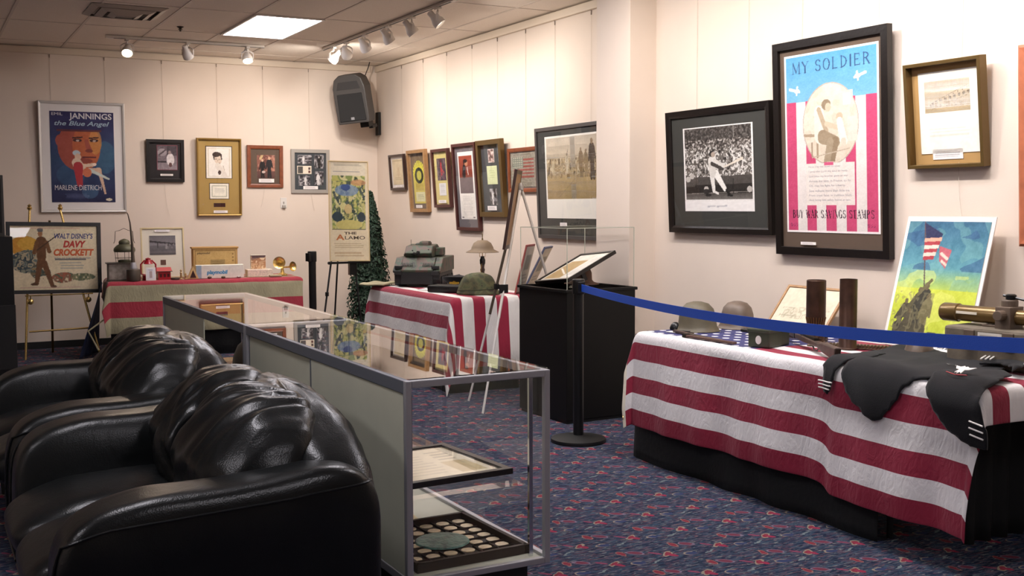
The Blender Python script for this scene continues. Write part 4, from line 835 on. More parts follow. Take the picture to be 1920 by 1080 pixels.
# ------------------------------------------------------------------ leather sofas (facing -x)
def wr(p, a, f, seed=0):
    q = Vector(p) * f + Vector((seed * 7.1, seed * 3.3, 0)); return noise.noise(q) * a
def sofa(label, loc, rz=0.0):
    """local: x 0 = front .. 1.04 back, y 0 near arm .. W far arm"""
    W_ = 1.48; t = thing('leather_loveseat', label, 'sofa', loc, (0, 0, rz)); LE = M['leather']
    def soft(nm, c, r, e1, e2, fn=None, nu=48, nv=28, ss=1):
        b = MB(); b.pill(c, r, e1, e2, nu, nv, fn); return b.build(nm, LE, t, smooth=True, sharp=0, subsurf=ss)
    soft('base', (.47, W_ / 2, .19), (.41, W_ / 2 - .06, .15), .18, .22)
    # arms
    def arm(sgn, y):
        def fn(p, q):
            z = q.z
            k = max(0, (z - .3) / .34)
            q.x += -.03 * math.sin(PI * min(1, max(0, z / .62))) * (p.x < 0) * 0.6
            q.y += sgn * (.02 * k + wr(q, .008, 6))
            q.z += .05 * max(0, p.x) * k - .045 * max(0, -p.x - .45) * k + wr(q, .006, 5)
            return q
        o = soft('arm', (.47, y, .335), (.455, .125, .305), .42, .28, fn)
        def sp(la, lo):
            pw = lambda v_, e_: math.copysign(abs(v_) ** e_, v_)
            p = Vector((pw(math.cos(la), .42) * pw(math.cos(lo), .28), sgn * pw(math.cos(la), .42) * abs(math.sin(lo)) ** .28, pw(math.sin(la), .42)))
            return fn(p, Vector((.47 + p.x * .457, y + p.y * .127, .335 + p.z * .307)))
        b = MB(); rr_ = math.radians
        pts = [sp(rr_(-60 + 84 * i / 14), rr_(172)) for i in range(15)] + [sp(rr_(24 + 10 * i / 8), rr_(172 - 60 * i / 8)) for i in range(1, 9)] + [sp(rr_(34), rr_(112 - 96 * i / 20)) for i in range(1, 21)]
        b.tube(pts, .004, 6); b.build('piping', LE, o, smooth=True)
    arm(-1, .125); arm(1, W_ - .125)
    # outer back shell, arched
    def fb(p, q):
        v = (q.y - W_ / 2) / (W_ / 2); k = max(0, (q.z - .25) / .5)
        q.z -= .13 * v * v * k; q.x += -.03 * k - .10 * abs(v) ** 3 * 0.6; q.z += wr(q, .006, 5); return q
    soft('back_shell', (.80, W_ / 2, .42), (.125, W_ / 2 - .01, .33), .35, .25, fb)
    # two gathered back lobes
    def lobe(yc, sgn, sd):
        def fn(p, q):
            v = (q.y - W_ / 2) / (W_ / 2)
            q.z -= .10 * v * v + .03 * abs(v) ** 4
            q.x -= .05 * (1 - abs(v)) + .06 * math.sin(max(0, min(1, (q.z - .35) / .5)) * PI)
            q.x += .06 * max(0, (q.z - .62) / .2)
            d = Vector(p).normalized(); c_ = abs(q.y - W_ / 2); g = max(0, 1 - c_ / .26); top = max(0, (q.z - .55) / .3)
            fan = q.y * 34 + (q.z - .85) * (q.y - yc) * 60
            n1 = noise.noise(Vector((fan * .30 + sd * 3, q.z * 3.5, q.x * 2)))
            n2 = noise.noise(Vector((fan * .75 + sd * 5, q.z * 7, 1.3)))
            fall = max(0, min(1, 1 - ((q.y - yc) * sgn - .17) / .12))
            s = (.013 * (1 - abs(n1) * 3) + .005 * (1 - abs(n2) * 3)) * fall
            s += .010 * math.sin((q.z * 34 - c_ * 26) + wr(q, 3, 5, sd)) * g
            s -= .045 * math.exp(-(c_ / .035) ** 2) + .012 * math.exp(-((abs(v) - .80) / .03) ** 2)
            s += wr(q, .022, 3.2, sd) * fall
            return q + d * s
        soft('back_cushion', (.70, yc, .575), (.165, .335, .262), .62, .75, fn, 170, 120, 0)
    lobe(W_ / 2 - .285, -1, 1); lobe(W_ / 2 + .285, 1, 2)
    # head roll behind the lobes
    def fr_(p, q):
        v = (q.y - W_ / 2) / (W_ / 2); q.z -= .15 * v * v + .05 * abs(v) ** 6; q.x += .02 * abs(v) ** 3
        s = .004 * math.sin(q.y * 60 + wr(q, 6, 3, 3)) * max(0, p.z) + wr(q, .010, 6, 4); return q + Vector(p).normalized() * s
    soft('head_roll', (.815, W_ / 2, .69), (.13, W_ / 2 - .005, .135), .75, .55, fr_, 120, 30, 0)
    b = MB(); pts = []
    for i in range(41):
        f = i / 40; y = .22 + (W_ - .44) * f; v = (y - W_ / 2) / (W_ / 2); pts.append((.735 - .04 * abs(v) ** 3, y, .806 - .17 * v * v + wr((0, y, 0), .012, 6)))
    b.tube(pts, .005, 6); b.build('seam', LE, t, smooth=True)
    # seat cushions
    for k, yc in enumerate((W_ / 2 - .245, W_ / 2 + .245)):
        def fn(p, q):
            q.z += .03 * (1 - p.x * p.x) * (1 - p.y * p.y) * (p.z > 0) + wr(q, .010, 5, k) - .06 * max(0, -p.x - .6) * (p.z > 0)
            q.x -= .05 * (1 - p.z * p.z) * (p.x < 0); return q
        o = soft('seat_cushion', (.40, yc, .36), (.40, .243, .10), .45, .32, fn)
        b = MB(); b.tube([(-.035, yc + .225 * math.sin(a), .30 + .0 * a) for a in [(-1 + 2 * i / 12) * 1.5 for i in range(13)]], .005, 6); b.build('piping', LE, o, smooth=True)
    for x, y in ((.08, .12), (.08, W_ - .12), (.82, .14), (.82, W_ - .14)):
        b = MB(); b.lathe([(.025, 0), (.03, .06)], 14, (x, y, 0)); b.build('foot', M['black'], t)
    return t
sofa('black leather loveseat in the foreground with gathered back, nearest the viewer', (.285, 3.03, 0))
sofa('black leather loveseat behind the nearer one, backed against the display cases', (.285, 4.62, 0))
# ------------------------------------------------------------------ tables and draped cloths
def fold_table(label, org, rz, L, W, top):
    t = thing('folding_table', label, 'table', (org[0], org[1], 0), (0, 0, rz))
    b = MB(); b.box(.01, L - .01, .01, W - .01, top - .03, top - .004); b.build('tabletop', M['tabletop'], t, bevel=.004)
    for x in (.15, L - .5):
        b = MB(); b.tube([(x, .08, 0), (x, .08, top - .03)], .014, 8); b.tube([(x, W - .08, 0), (x, W - .08, top - .03)], .014, 8); b.tube([(x, .08, .25), (x, W - .08, .25)], .012, 8); b.build('leg', M['black'], t)
    return t
def drape_fn(L, W, top, clear, fold, seed, hang):
    """returns map (a, s) -> local point; a along length, s into the table"""
    def f(a, s):
        cx = min(max(a, 0), L); cy = min(max(s, 0), W); dx, dy = a - cx, s - cy; r = math.hypot(dx, dy)
        z0 = top + .004 + .003 * noise.noise(Vector((a * 5, s * 5, seed)))
        if r < 1e-9: return Vector((a, s, z0))
        ux, uy = dx / r, dy / r; e = .03
        zz = r if r > e else r * r / e * .7 + r * .3
        q = max(0, min(1, r / .45))
        t_ = (a if abs(dy) > abs(dx) else s)
        wave = math.sin(t_ * 9 + seed + 2.2 * noise.noise(Vector((t_ * 2.5, seed, 0)))) * .6 + math.sin(t_ * 23 + seed * 3 + 2 * noise.noise(Vector((t_ * 4, seed, 2)))) * .3
        corner = min(abs(dx), abs(dy)) / max(abs(dx), abs(dy))
        out = min(r, e) / e * clear + hang * q + fold * q * (wave + .8) * (1 - corner) + .10 * corner * q
        return Vector((cx + ux * out, cy + uy * out, z0 - zz * (1 - .04 * q)))
    return f
def drape(name, label, cat, org, rz, L, W, top, mt, ext, clear=.02, fold=.02, seed=1, hang=.01, hem=None, step=.025, slack=None):
    """ext = (left, right, front, back) overhang in metres"""
    f0 = drape_fn(L, W, top, clear, fold, seed, hang); l, r, fr, bk = ext
    def f(a, s_):
        p = f0(a, s_)
        if slack and s_ < 0:
            k = 1 / (1 + math.exp(-(a - slack[0]) * 60)); q = min(1, -s_ / .3); p.z -= slack[1] * k * q; p.y -= .018 * q * k - .012 * q * math.exp(-((a - slack[0]) / .03) ** 2)
        return p
    nu = int((L + l + r) / step); nv = int((W + fr + bk) / step); b = MB()
    b.grid(lambda u, v: f(-l + u * (L + l + r), -fr + v * (W + fr + bk)), nu, nv, lambda u, v: (-l + u * (L + l + r), v * (W + fr + bk)))
    o = b.build(name, mt, None, smooth=True, sharp=0, solid=.003, subsurf=1); o.location = (org[0], org[1], 0); o.rotation_euler = (0, 0, rz)
    return tag(o, label, cat), f
# ---- right display table (T1)
T1 = (3.55, 5.08); T1L, T1W, T1T = 2.26, .76, .715
fold_table('folding table under the large striped flag on the right', T1, RA, T1L, T1W, T1T)
b = MB()
pth = []   # black skirt: front panel, far end
def skirt_pt(u, v):
    # path from back of the far end, round the corner, along the front
    s_ = u * 2.38; z = .705 * (1 - v)
    wv = (.006 + .008 * v) * math.sin(s_ * 13 + 1.3 * math.sin(s_ * 4)) * v
    if s_ < .6: return (-.02 - .03 * v - wv, .6 - s_, z)
    return (s_ - .6 - .02 * (s_ < .62), -.008 + .0 * v - .03 * v + wv + .03 * v, z)
b.grid(skirt_pt, 130, 14)
o = b.build('table_skirt', M['skirt'], smooth=True, sharp=0, solid=.003); o.location = (*T1, 0); o.rotation_euler = (0, 0, RA); tag(o, 'black cloth skirt hanging to the floor under the large striped flag', 'tablecloth')
b = MB(); b.grid(lambda u, v: (1.98 + .02 * math.sin(u * 30) * v, .28 + .5 * u, .70 * (1 - v)), 40, 8); b.grid(lambda u, v: (1.98 + .27 * u, .76 + .02 * math.sin(u * 20) * v, .70 * (1 - v)), 30, 8)
o = b.build('back_skirt', M['skirt'], smooth=True, sharp=0, solid=.003); o.location = (*T1, 0); o.rotation_euler = (0, 0, RA); tag(o, 'black cloth hanging at the back of the near end of the right table', 'tablecloth')
SW = .0975
fm1 = cloth_mat('flag_cloth_large', SW, '8f1636', 'e9e6e6', canton=(.92, 6 * SW), hem=-.125)
flag1, f1 = drape('flag', 'large red and white striped flag draped over the right display table', 'flag', T1, RA, T1L, T1W, T1T, fm1, (.17, .14, .545, .0), clear=.018, fold=.022, seed=4.0, hang=.02, step=.02, slack=(1.50, .045))
b = MB(); b.lathe([(.006, -.002), (.012, -.002), (.012, .002), (.006, .002), (.006, -.002)], 14, f1(-.15, -.48) + Vector((0, -.006, 0)), (-.6, -1, 0), caps=False); b.build('grommet', M['brass'], flag1)
def on_flag(a, s, up=0.0):
    p = f1(a, s); return Vector((T1[0] + p.y, T1[1] - p.x, p.z + .003 + up))
# ---- rear right table (TA) with the vehicle
TA = (3.575, 9.2); RTA = RA; TAL, TAW, TAT = 1.64, .78, .72
fold_table('folding table under the flag by the rear right wall', TA, RTA, TAL, TAW, TAT)
fm2 = cloth_mat('flag_cloth_rear', .1, 'e6e3e0', '971c3a')
flag2, f2 = drape('flag', 'striped flag draped over the rear table carrying the armoured vehicle', 'flag', TA, RTA, TAL, TAW, TAT, fm2, (.12, .55, .535, .0), clear=.02, fold=.018, seed=2.0, hang=.03, step=.022)
def skA(u, v):
    s_ = u * 2.2; z = .70 * (1 - v); wv = .012 * math.sin(s_ * 15) * v
    return (s_, -.006 - .01 * v + wv, z) if s_ < TAL else (TAL + .004 + wv, s_ - TAL, z)
b = MB(); b.grid(skA, 90, 6); o = b.build('table_skirt', M['skirt'], smooth=True, sharp=30, solid=.003); o.location = (*TA, 0); o.rotation_euler = (0, 0, RTA); tag(o, 'black cloth skirt under the flag on the rear right table', 'tablecloth')
MA = Matrix.Translation((TA[0], TA[1], 0)) @ Matrix.Rotation(RTA, 4, 'Z')
# ---- left rear table (TB)
TB = (1.60, 10.88); RTB = math.radians(-5.8); TBL, TBW, TBT = 1.80, .74, .72
fold_table('folding table by the back wall under the old red and tan cloth', TB, RTB, TBL, TBW, TBT)
fm3 = cloth_mat('old_bunting', .155, 'a39b7c', '9e2638', dirt=.25)
bunt, f3 = drape('draped_bunting', 'old red and tan striped bunting draped over the left rear table', 'cloth', TB, RTB, TBL, TBW, TBT, fm3, (.20, .02, .5, .0), clear=.02, fold=.02, seed=6.0, hang=.045, step=.022)
b = MB(); b.grid(lambda u, v: (-.06 - .05 * v - .18 * v * (1 - u) + .02 * math.sin(u * 14) * v, .02 + .55 * u, .715 * (1 - v) + .004), 30, 16)
o = b.build('navy_cloth', M['navy'], smooth=True, sharp=0, solid=.003); o.location = (*TB, 0); o.rotation_euler = (0, 0, RTB); tag(o, 'dark blue cloth hanging from the left end of the left rear table', 'cloth')
b = MB(); b.tube([(-.03, -.05, .40), (-.20, -.06, .28), (-.115, -.07, .10)], .009, 6)
o = b.build('folded_edge_strip', M['tan'], smooth=True); o.location = (*TB, 0); o.rotation_euler = (0, 0, RTB); tag(o, 'tan edge strip of the blue cloth beside the left rear table', 'cloth')
MBm = Matrix.Translation((TB[0], TB[1], 0)) @ Matrix.Rotation(RTB, 4, 'Z')
# black valance strip behind the left table: front drop seen dark below
b = MB(); b.grid(lambda u, v: (u * TBL, -.004 - .01 * v + .012 * v * math.sin(u * 40), .70 * (1 - v)), 60, 6)
o = b.build('table_skirt', M['skirt'], smooth=True, sharp=0, solid=.003); o.location = (*TB, 0); o.rotation_euler = (0, 0, RTB); tag(o, 'black cloth skirt under the bunting on the left rear table', 'tablecloth')
# ------------------------------------------------------------------ objects on the right display table
def place(b, name, mt, loc, rz=0.0, label='', cat='', **k):
    o = b.build(name, mt, **k); o.location = loc; o.rotation_euler = (0, 0, rz); return tag(o, label, cat)
ZT1 = T1T + .0085
SHELLH = [(r_ * .82, z_ * .84) for r_, z_ in [(.150, 0), (.143, .004), (.128, .03), (.122, .06), (.118, .10), (.104, .145), (.072, .178), (.03, .19), (0, .191), (0, .187), (.03, .186), (.07, .174), (.1, .142), (.114, .1), (.118, .06), (.124, .03), (.139, .004), (.146, .0)]]
helmet_old(SHELLH, 'steel_helmet', 'brown green steel helmet nearest the far end of the right table, left of another', (3.86, 4.95, ZT1), M['olive'], sx=1.0, sy=1.12)
helmet_old([(r * .9, z * .95) for r, z in SHELLH], 'steel_helmet', 'brown steel helmet standing to the right of and behind the other helmet', (4.13, 4.93, ZT1), M['olive2'], sx=1.0, sy=1.08)
# ammunition box
t = thing('ammunition_box', 'small dark green metal ammunition box with a white oval on its end', 'box', (3.73, 4.21, ZT1), (0, 0, math.radians(20)))
t.scale = (.78, .78, .85)
b = MB(); b.box(-.135, .135, -.075, .075, 0, .095); b.build('body', M['oliveg'], t, bevel=.008)
b = MB(); b.box(-.142, .142, -.082, .082, .085, .112); b.build('lid', M['oliveg'], t, bevel=.01)
b = MB(); b.box(-.05, .05, -.012, .012, .112, .118); b.build('handle', M['olive2'], t, bevel=.003)
b = MB(); b.box(-.06, .02, -.04, .03, .112, .1132); b.build('faded_label', mat('faded_pink_label', '9c6a5c', .8), t)
b = MB(); b.lathe([(0, 0), (.02, 0), (.02, .002), (0, .002)], 20, (-.135, .0, .045), (-1, 0, 0), sx=1.25); b.build('white_oval', M['white'], t)
# shell casings
t = thing('shell_casing', 'tarnished brass shell casing with a crimped flared waist, left of the pair', 'shell casing', (4.03, 4.20, ZT1)); t.scale = (.84, .84, 1)
b = MB(); b.lathe([(.058, 0), (.06, .006), (.055, .012), (.054, .09), (.05, .10), (.052, .115), (.058, .13), (.058, .315), (.054, .318), (.053, .2), (0, .2)], 36); b.build('case', M['shell'], t, smooth=True)
b = MB(); [b.tube([(.0545 * math.cos(a), .0545 * math.sin(a), .03), (.0515 * math.cos(a), .0515 * math.sin(a), .1), (.058 * math.cos(a), .058 * math.sin(a), .13)], .0035, 5) for a in [2 * PI * i / 22 for i in range(22)]]; b.build('fluting', mat('shell_brass', '7a5c38', .35, metal=.6, var=.2), t)
b = MB(); b.lathe([(.045, 0), (.047, .006), (.0425, .012), (.0415, .34), (.039, .34), (.039, .2), (0, .2)], 36)
place(b, 'shell_casing', M['shell'], (3.975, 3.925, ZT1), 0, 'plain tall dark shell casing, right of the pair and slightly taller', 'shell casing', smooth=True)
# framed sketch on the right table, leaning back
t = picture('framed_sketch', 'thin wooden framed pencil sketch leaning behind the shell casings', 'picture', .46, .30, .014, .014, M['oak'], M['cream'], (4.235, 4.585, ZT1), RA, 0, prints=[('sketch', 0, .02, .42, .26, 60, 40, 'cfc7b0', lambda cv: (cv.mottle(10, 6, .02, 1), cv.speck(.1, .25, .95, .5, 24, 10, ['b5ac94', None, '9c947c', None], 5, al=.6), cv.cap(.2, .5, .8, .55, .01, 'a39b84', al=.6), cv.cap(.1, .3, .9, .32, .008, '8f8872', al=.5)))], matz=.5, glassy=False)
t.rotation_euler = (math.radians(-38), 0, RA)
t = thing('wooden_strut', 'slim wooden easel strut behind the shell casings', 'easel', (4.30, 4.62, ZT1)); b = MB(); b.bar((0.10, -.05, .005), (.16, -.10, .20), .01, .008); b.build('strut', M['oak'], t)
# rifle: two long pieces
t = thing('rifle', 'old rifle with wooden stock lying across the right table', 'rifle', (3.80, 4.0, ZT1 + .045), (0, 0, math.atan2(-.80, -.40))); t.scale = (.93, .9, .8)
b = MB(); b.prism([(-.1, -.022), (.18, -.02), (.24, -.035), (.44, -.055), (.46, .02), (.26, .022), (.2, .012), (-.1, .018)], -.018, .018, 'xz'); b.build('stock', M['wood2'], t, bevel=.008)
b = MB(); b.prism([(-.42, -.014), (-.1, -.02), (-.1, .016), (-.42, .01)], -.014, .014, 'xz'); b.build('fore_end', M['wood2'], t, bevel=.006)
b = MB(); b.tube([(-.1, 0, .014), (-.58, 0, .014)], .009, 10); b.box(-.12, .12, -.013, .013, .006, .028); b.tube([(.06, .01, .02), (.06, .045, .012)], .005, 6); b.build('barrel', M['steel'], t, smooth=True)
b = MB(); b.box(-.24, -.225, -.017, .017, -.018, .022); b.box(-.40, -.388, -.016, .016, -.016, .02); b.build('band', M['steel'], t)
b = MB(); b.tube([(.05, 0, -.02), (.08, 0, -.045), (.13, 0, -.045), (.16, 0, -.02)], .004, 6); b.build('trigger_guard', M['steel'], t)
# second gun part, behind
t = thing('pistol_carbine', 'dark metal gun barrel lying behind the ammunition box with a blue grey band', 'gun', (4.02, 4.42, ZT1 + .018), (0, 0, math.atan2(-.5, .1)))
b = MB(); b.tube([(-.28, 0, 0), (.26, 0, 0)], [.011, .014], 10); b.build('barrel', M['steel'], t, smooth=True)
b = MB(); b.lathe([(.016, 0), (.018, .01), (.018, .04), (.016, .05)], 14, (-.02, 0, 0), (1, 0, 0)); b.build('band', mat('blued_band', '4a4a66', .4, metal=.4), t, smooth=True)
b = MB(); b.bar((.0, 0, -.004), (.26, 0, -.006), .022, .018); b.build('fore_end', M['wood2'], t)
# bayonet and small things at the far corner
t = thing('bayonet', 'old bayonet lying near the front edge of the right table', 'bayonet', (3.66, 4.72, ZT1 + .006), (0, 0, math.atan2(-.55, -.05)))
b = MB(); b.prism([(-.05, -.012), (.24, -.01), (.30, 0), (.24, .01), (-.05, .012)], -.003, .003, 'xy'); b.build('blade', mat('dull_blade', '6f6558', .4, metal=.6), t)
b = MB(); b.bar((-.2, 0, 0), (-.05, 0, 0), .022, .014); b.bar((-.05, -.03, 0), (-.05, .03, 0), .01, .012); b.build('hilt', M['wood2'], t, bevel=.002)
t = thing('bayonet_scabbard', 'dark scabbard lying beside the bayonet toward the ammunition box', 'scabbard', (3.60, 4.50, ZT1 + .008), (0, 0, math.atan2(-.5, .02)))
b = MB(); b.bar((-.2, 0, 0), (.18, 0, 0), .026, .012); b.build('sheath', mat('scabbard_leather', '54382f', .6), t, bevel=.003)
b = MB(); b.box(-.215, -.19, -.016, .016, -.008, .01); b.build('throat', M['steel'], t)
t = thing('metal_compass', 'small dark rounded metal instrument at the far end of the flag', 'instrument', (3.76, 5.02, ZT1))
b = MB(); b.lathe([(.03, 0), (.032, .01), (.024, .03), (.012, .042), (0, .044)], 18); b.build('dome', M['satin'], t, smooth=True)
b = MB(); b.tube([(-.02, -.02, .006), (-.06, -.10, .006), (-.02, -.16, .006)], .005, 6); b.build('arm', M['steel'], t)
flat_print('label_card', 'small white card beside the dark instrument on the flag canton', 'card', 3.68, 4.93, ZT1, .07, .05, -1.3, 'f0eee8', None, 3, 3, th=.002)
flat_print('label_card', 'cream card lying between the two helmets and the ammunition box', 'card', 4.02, 4.60, ZT1, .13, .12, -1.2, 'e8dcc0', None, 3, 3, th=.002)
# serrated belt / bandolier
t = thing('cartridge_belt', 'brown cartridge belt lying behind the jacket, its loops making a serrated edge', 'belt', (4.07, 3.87, ZT1), (0, 0, math.atan2(-.257, .16)))
b = MB(); b.box(-.30, .28, -.03, .03, 0, .006); b.build('webbing', M['khaki'], t)
b = MB()
for i in range(34): b.tube([(-.28 + i * .0165, -.032, .012), (-.28 + i * .0165, .034, .012)], .0068, 7)
b.build('cartridges', mat('dull_cartridge', '5d4b36', .45, metal=.4), t, smooth=True)
# flag raising picture (generic scene) in white mount
def art_raise(cv):
    cv.grad(0, 'b9c83e', .45, 'c9d44c'); cv.grad(.45, 'b5cc60', .62, '5f9aa6'); cv.grad(.62, '5f9aa6', 1, '34607c'); n = cv.vn(8, 10, 5); m_ = (n > .55) & (cv.V > .45); cv.put(m_, '7fb0a8', .35); cv.put((cv.vn(6, 8, 8) > .6) & (cv.V > .6), '2c4c78', .5); cv.put((cv.vn(7, 9, 9) > .62) & (cv.V < .6), 'dbe07a', .5); cv.mottle(25, 30, .03, 3)
    cv.cap(.20, .99, .46, .10, .006, '5c4a4c')
    cv.poly([(.20, .99), (.45, .90), (.44, .84), (.25, .86)], '2c2f52'); 
    for k, c in enumerate(['d9a48c', 'a83c44', 'e6cfc0', 'a83c44', 'e2c8b8', 'a83c44']): cv.poly([(.24 + .005 * k, .86 - .03 * k), (.45 - .01 * k, .87 - .03 * k), (.45 - .01 * k, .84 - .03 * k), (.24 + .005 * k, .83 - .03 * k)], c)
    cv.poly([(.44, .8), (.6, .77), (.56, .62), (.47, .68)], 'b9606a'); cv.cap(.48, .74, .56, .7, .012, 'e2c8b8'); cv.cap(.5, .68, .56, .65, .01, 'e2c8b8')
    D = ['4a4636', '5c573f', '3c3a30', '6e6748', '504b3a']
    for k, (u, v, h_, ln) in enumerate(((.12, .06, .3, .05), (.24, .08, .38, .08), (.33, .08, .42, .06), (.42, .05, .36, .02), (.2, .02, .26, .04))): cv.person(u, v, h_, D[k], '6b6046', ln)
    cv.cap(.3, .4, .43, .52, .014, '6e6748'); cv.cap(.12, .1, .4, .12, .05, '4a4636'); cv.ell(.1, .13, .05, .04, '3c3a30'); cv.ell(.56, .05, .12, .06, '4a4a44'); cv.speck(.02, .02, .5, .42, 26, 30, [None, None, '8a8460', None], 9, al=.5)
t = picture('poster_on_board', 'white bordered colour print of soldiers raising a flag on a pole, leaning on the wall', 'poster', .52, .66, .004, .006, M['white'], M['white'], (4.26, 3.715, ZT1), RA, 0, glassy=False, matz=.8,
    prints=[('print', .0, .02, .48, .615, 150, 190, 'b9c83e', art_raise)])
t.rotation_euler = (math.radians(-15), 0, RA); t.location = (4.27, 3.72, ZT1)
# weathered case with lid strips, tube on top
RC = math.radians(-84)
t = thing('weathered_case', 'weathered grey brown equipment case at the near end of the right table', 'case', (4.10, 3.22, ZT1), (0, 0, RC))
b = MB(); b.box(-.14, .42, -.10, .14, 0, .115); b.build('body', M['crate'], t, bevel=.006)
b = MB(); b.box(-.15, .43, -.11, .15, .118, .17); b.build('lid', M['crate'], t, bevel=.012)
for x in (-.05, .13, .30):
    b = MB(); b.box(x, x + .05, -.118, -.105, .085, .16); b.build('latch', M['olive2'], t, bevel=.003)
print_obj('label_strip', .11, .026, 30, 6, 'dcd6cc', lambda cv: cv.lines(.08, .25, .92, .8, 1, '8c867c', .7), t, .075, -.1195, .128)
b = MB(); b.box(-.02, .06, -.03, .06, .17, .18); b.build('lid_plate', M['olive2'], t, bevel=.003)
t = thing('scope_tube', 'bronze coloured telescopic sight tube resting on the weathered case', 'scope', (4.10, 3.22, ZT1 + .172 + .046), (0, 0, RC))
b = MB(); b.lathe([(0, -.23), (.036, -.23), (.041, -.22), (.041, -.15), (.036, -.145), (.036, .10), (.032, .11), (.032, .42), (0, .42)], 28, (0, 0, 0), (1, 0, 0)); b.build('tube', M['tube'], t, smooth=True)
b = MB(); b.lathe([(.03, 0), (.034, .005), (.034, .03), (.03, .034)], 20, (.09, -.0, .04), (0, 0, 1)); b.box(.06, .13, -.06, .04, -.05, .045); b.lathe([(.022, 0), (.022, .05)], 16, (.095, -.05, .01), (0, -1, 0)); b.build('mount', M['olive2'], t, bevel=.004)
b = MB(); b.lathe([(.015, 0), (.022, .003), (.022, .02), (.015, .024)], 16, (.095, 0, .074)); b.tube([(.06, 0, .09), (.2, 0, .07), (.42, -.02, .07)], .006, 6); b.build('adjuster', M['satin'], t)
b = MB(); b.box(-.14, -.04, -.0385, -.035, .0, .011); b.build('scale_plate', M['cream'], t)
b = MB(); b.lathe([(.0, -.02), (.05, -.02), (.056, 0), (.05, .02), (0, .02)], 24, (0, 0, 0), (1, 0, 0))
# round tin left of the case
b = MB(); b.lathe([(.06, 0), (.064, .01), (.05, .055), (.02, .075), (0, .078)], 26, sx=1.2)
place(b, 'small_helmet_liner', M['olive2'], (4.10, 3.60, ZT1), 0, 'small rounded olive dome left of the weathered case, below the tube', 'dome', smooth=True)
t = thing('sign_card', 'white placard with dark print standing low behind the black jumper', 'card', (4.12, 3.52, ZT1), (math.radians(-50), 0, RA))
b = MB(); b.box(-.17, .17, 0, .003, 0, .10); b.build('board', M['white'], t)
print_obj('print', .33, .09, 90, 16, 'e9e6e0', lambda cv: (cv.speck(.04, .45, .96, .85, 46, 3, [None, '2c2c34', None, '3c3c48'], 6), cv.lines(.1, .1, .9, .35, 1, '8c8c94', .6)), t, 0, -.002, .005)

# ------------------------------------------------------------------ navy jumper spread on the flag
def poly_cloth(name, poly, mp, mt, step, parent=None, solid=.006, up=0.0, wr_=.006, seed=0):
    bm = bmesh.new(); vs = [bm.verts.new((a, s, 0)) for a, s in poly]; bm.faces.new(vs)
    a0, a1 = min(p[0] for p in poly), max(p[0] for p in poly); s0, s1 = min(p[1] for p in poly), max(p[1] for p in poly)
    for k in range(1, int((a1 - a0) / step) + 1): bmesh.ops.bisect_plane(bm, geom=bm.verts[:] + bm.edges[:] + bm.faces[:], plane_co=(a0 + k * step, 0, 0), plane_no=(1, 0, 0))
    for k in range(1, int((s1 - s0) / step) + 1): bmesh.ops.bisect_plane(bm, geom=bm.verts[:] + bm.edges[:] + bm.faces[:], plane_co=(0, s0 + k * step, 0), plane_no=(0, 1, 0))
    bmesh.ops.triangulate(bm, faces=[f for f in bm.faces if len(f.verts) > 4])
    bnd = {v for v in bm.verts if any(e.is_boundary for e in v.link_edges)}
    for v in bm.verts:
        a, s = v.co.x, v.co.y; q = mp(a, s)
        n = max(0, noise.noise(Vector((a * 4 + seed, s * 7, seed)))) * wr_ * 4 + abs(noise.noise(Vector((a * 9 + seed, s * 14, 3)))) * wr_ * 1.5
        fo = max(0, math.sin(a * 31 + s * 17 + 4 * noise.noise(Vector((a * 3, s * 3, seed))))) ** 2 * wr_ * 2.2
        n = n * .15 if v in bnd else n + fo
        d = Vector((-1, 0, .2)).normalized() if s < 0 else Vector((0, 0, 1)); v.co = q + d * (up + n)
    for _ in range(3): bmesh.ops.smooth_vert(bm, verts=bm.verts, factor=.5, use_axis_x=True, use_axis_y=True, use_axis_z=True)
    me = bpy.data.meshes.new(name); bm.to_mesh(me); bm.free(); me.materials.append(mt); me.polygons.foreach_set('use_smooth', [True] * len(me.polygons))
    o = bpy.data.objects.new(name, me); COL.objects.link(o); o.parent = parent
    if solid: k = o.modifiers.new('s', 'SOLIDIFY'); k.thickness = solid; k.offset = 1
    return o
jt = thing('sailor_jumper', 'black sailor jumper with white cuff stripes spread over the right flag and hanging down', 'jacket', (0, 0, 0))
JO = Vector(on_flag(1.9, .35)); jt.location = JO
mp = lambda a, s: on_flag(a, s, .004) - JO
body = [(1.665, -.145), (1.60, -.10), (1.56, -.03), (1.53, .06), (1.46, .10), (1.36, .30), (1.33, .48), (1.30, .68), (1.36, .74), (1.52, .72), (1.62, .62), (1.80, .60), (1.95, .50), (2.05, .42), (2.08, .30), (2.09, .14), (2.07, .02), (2.03, -.01), (1.99, -.005), (1.955, -.03), (1.913, -.075), (1.872, -.125), (1.828, -.175), (1.783, -.20), (1.735, -.18), (1.70, -.15)]
poly_cloth('jumper_body', body, mp, M['wool'], .035, jt, up=.014, wr_=.007)
mp2 = lambda a, s: mp(a, s) if s >= 0 else Vector((T1[0] - .05 + .02 * max(-.05, s) / .05 * -1 * 0 - .012 * min(1, -s / .04), T1[1] - a, T1T + .012 + s)) - JO
lslv = [(1.478, -.14), (1.465, -.10), (1.46, -.02), (1.44, .03), (1.40, .12), (1.42, .30), (1.50, .34), (1.58, .15), (1.56, .02), (1.545, -.05), (1.53, -.10), (1.52, -.13)]
poly_cloth('left_sleeve', lslv, mp, M['wool'], .03, jt, up=.022, wr_=.006, seed=3)
rslv = [(2.03, .30), (2.14, .31), (2.22, .24), (2.27, .10), (2.325, -.02), (2.365, -.15), (2.37, -.235), (2.30, -.225), (2.22, -.20), (2.155, -.165), (2.105, -.10), (2.075, -.05), (2.03, .0), (2.0, .1)]
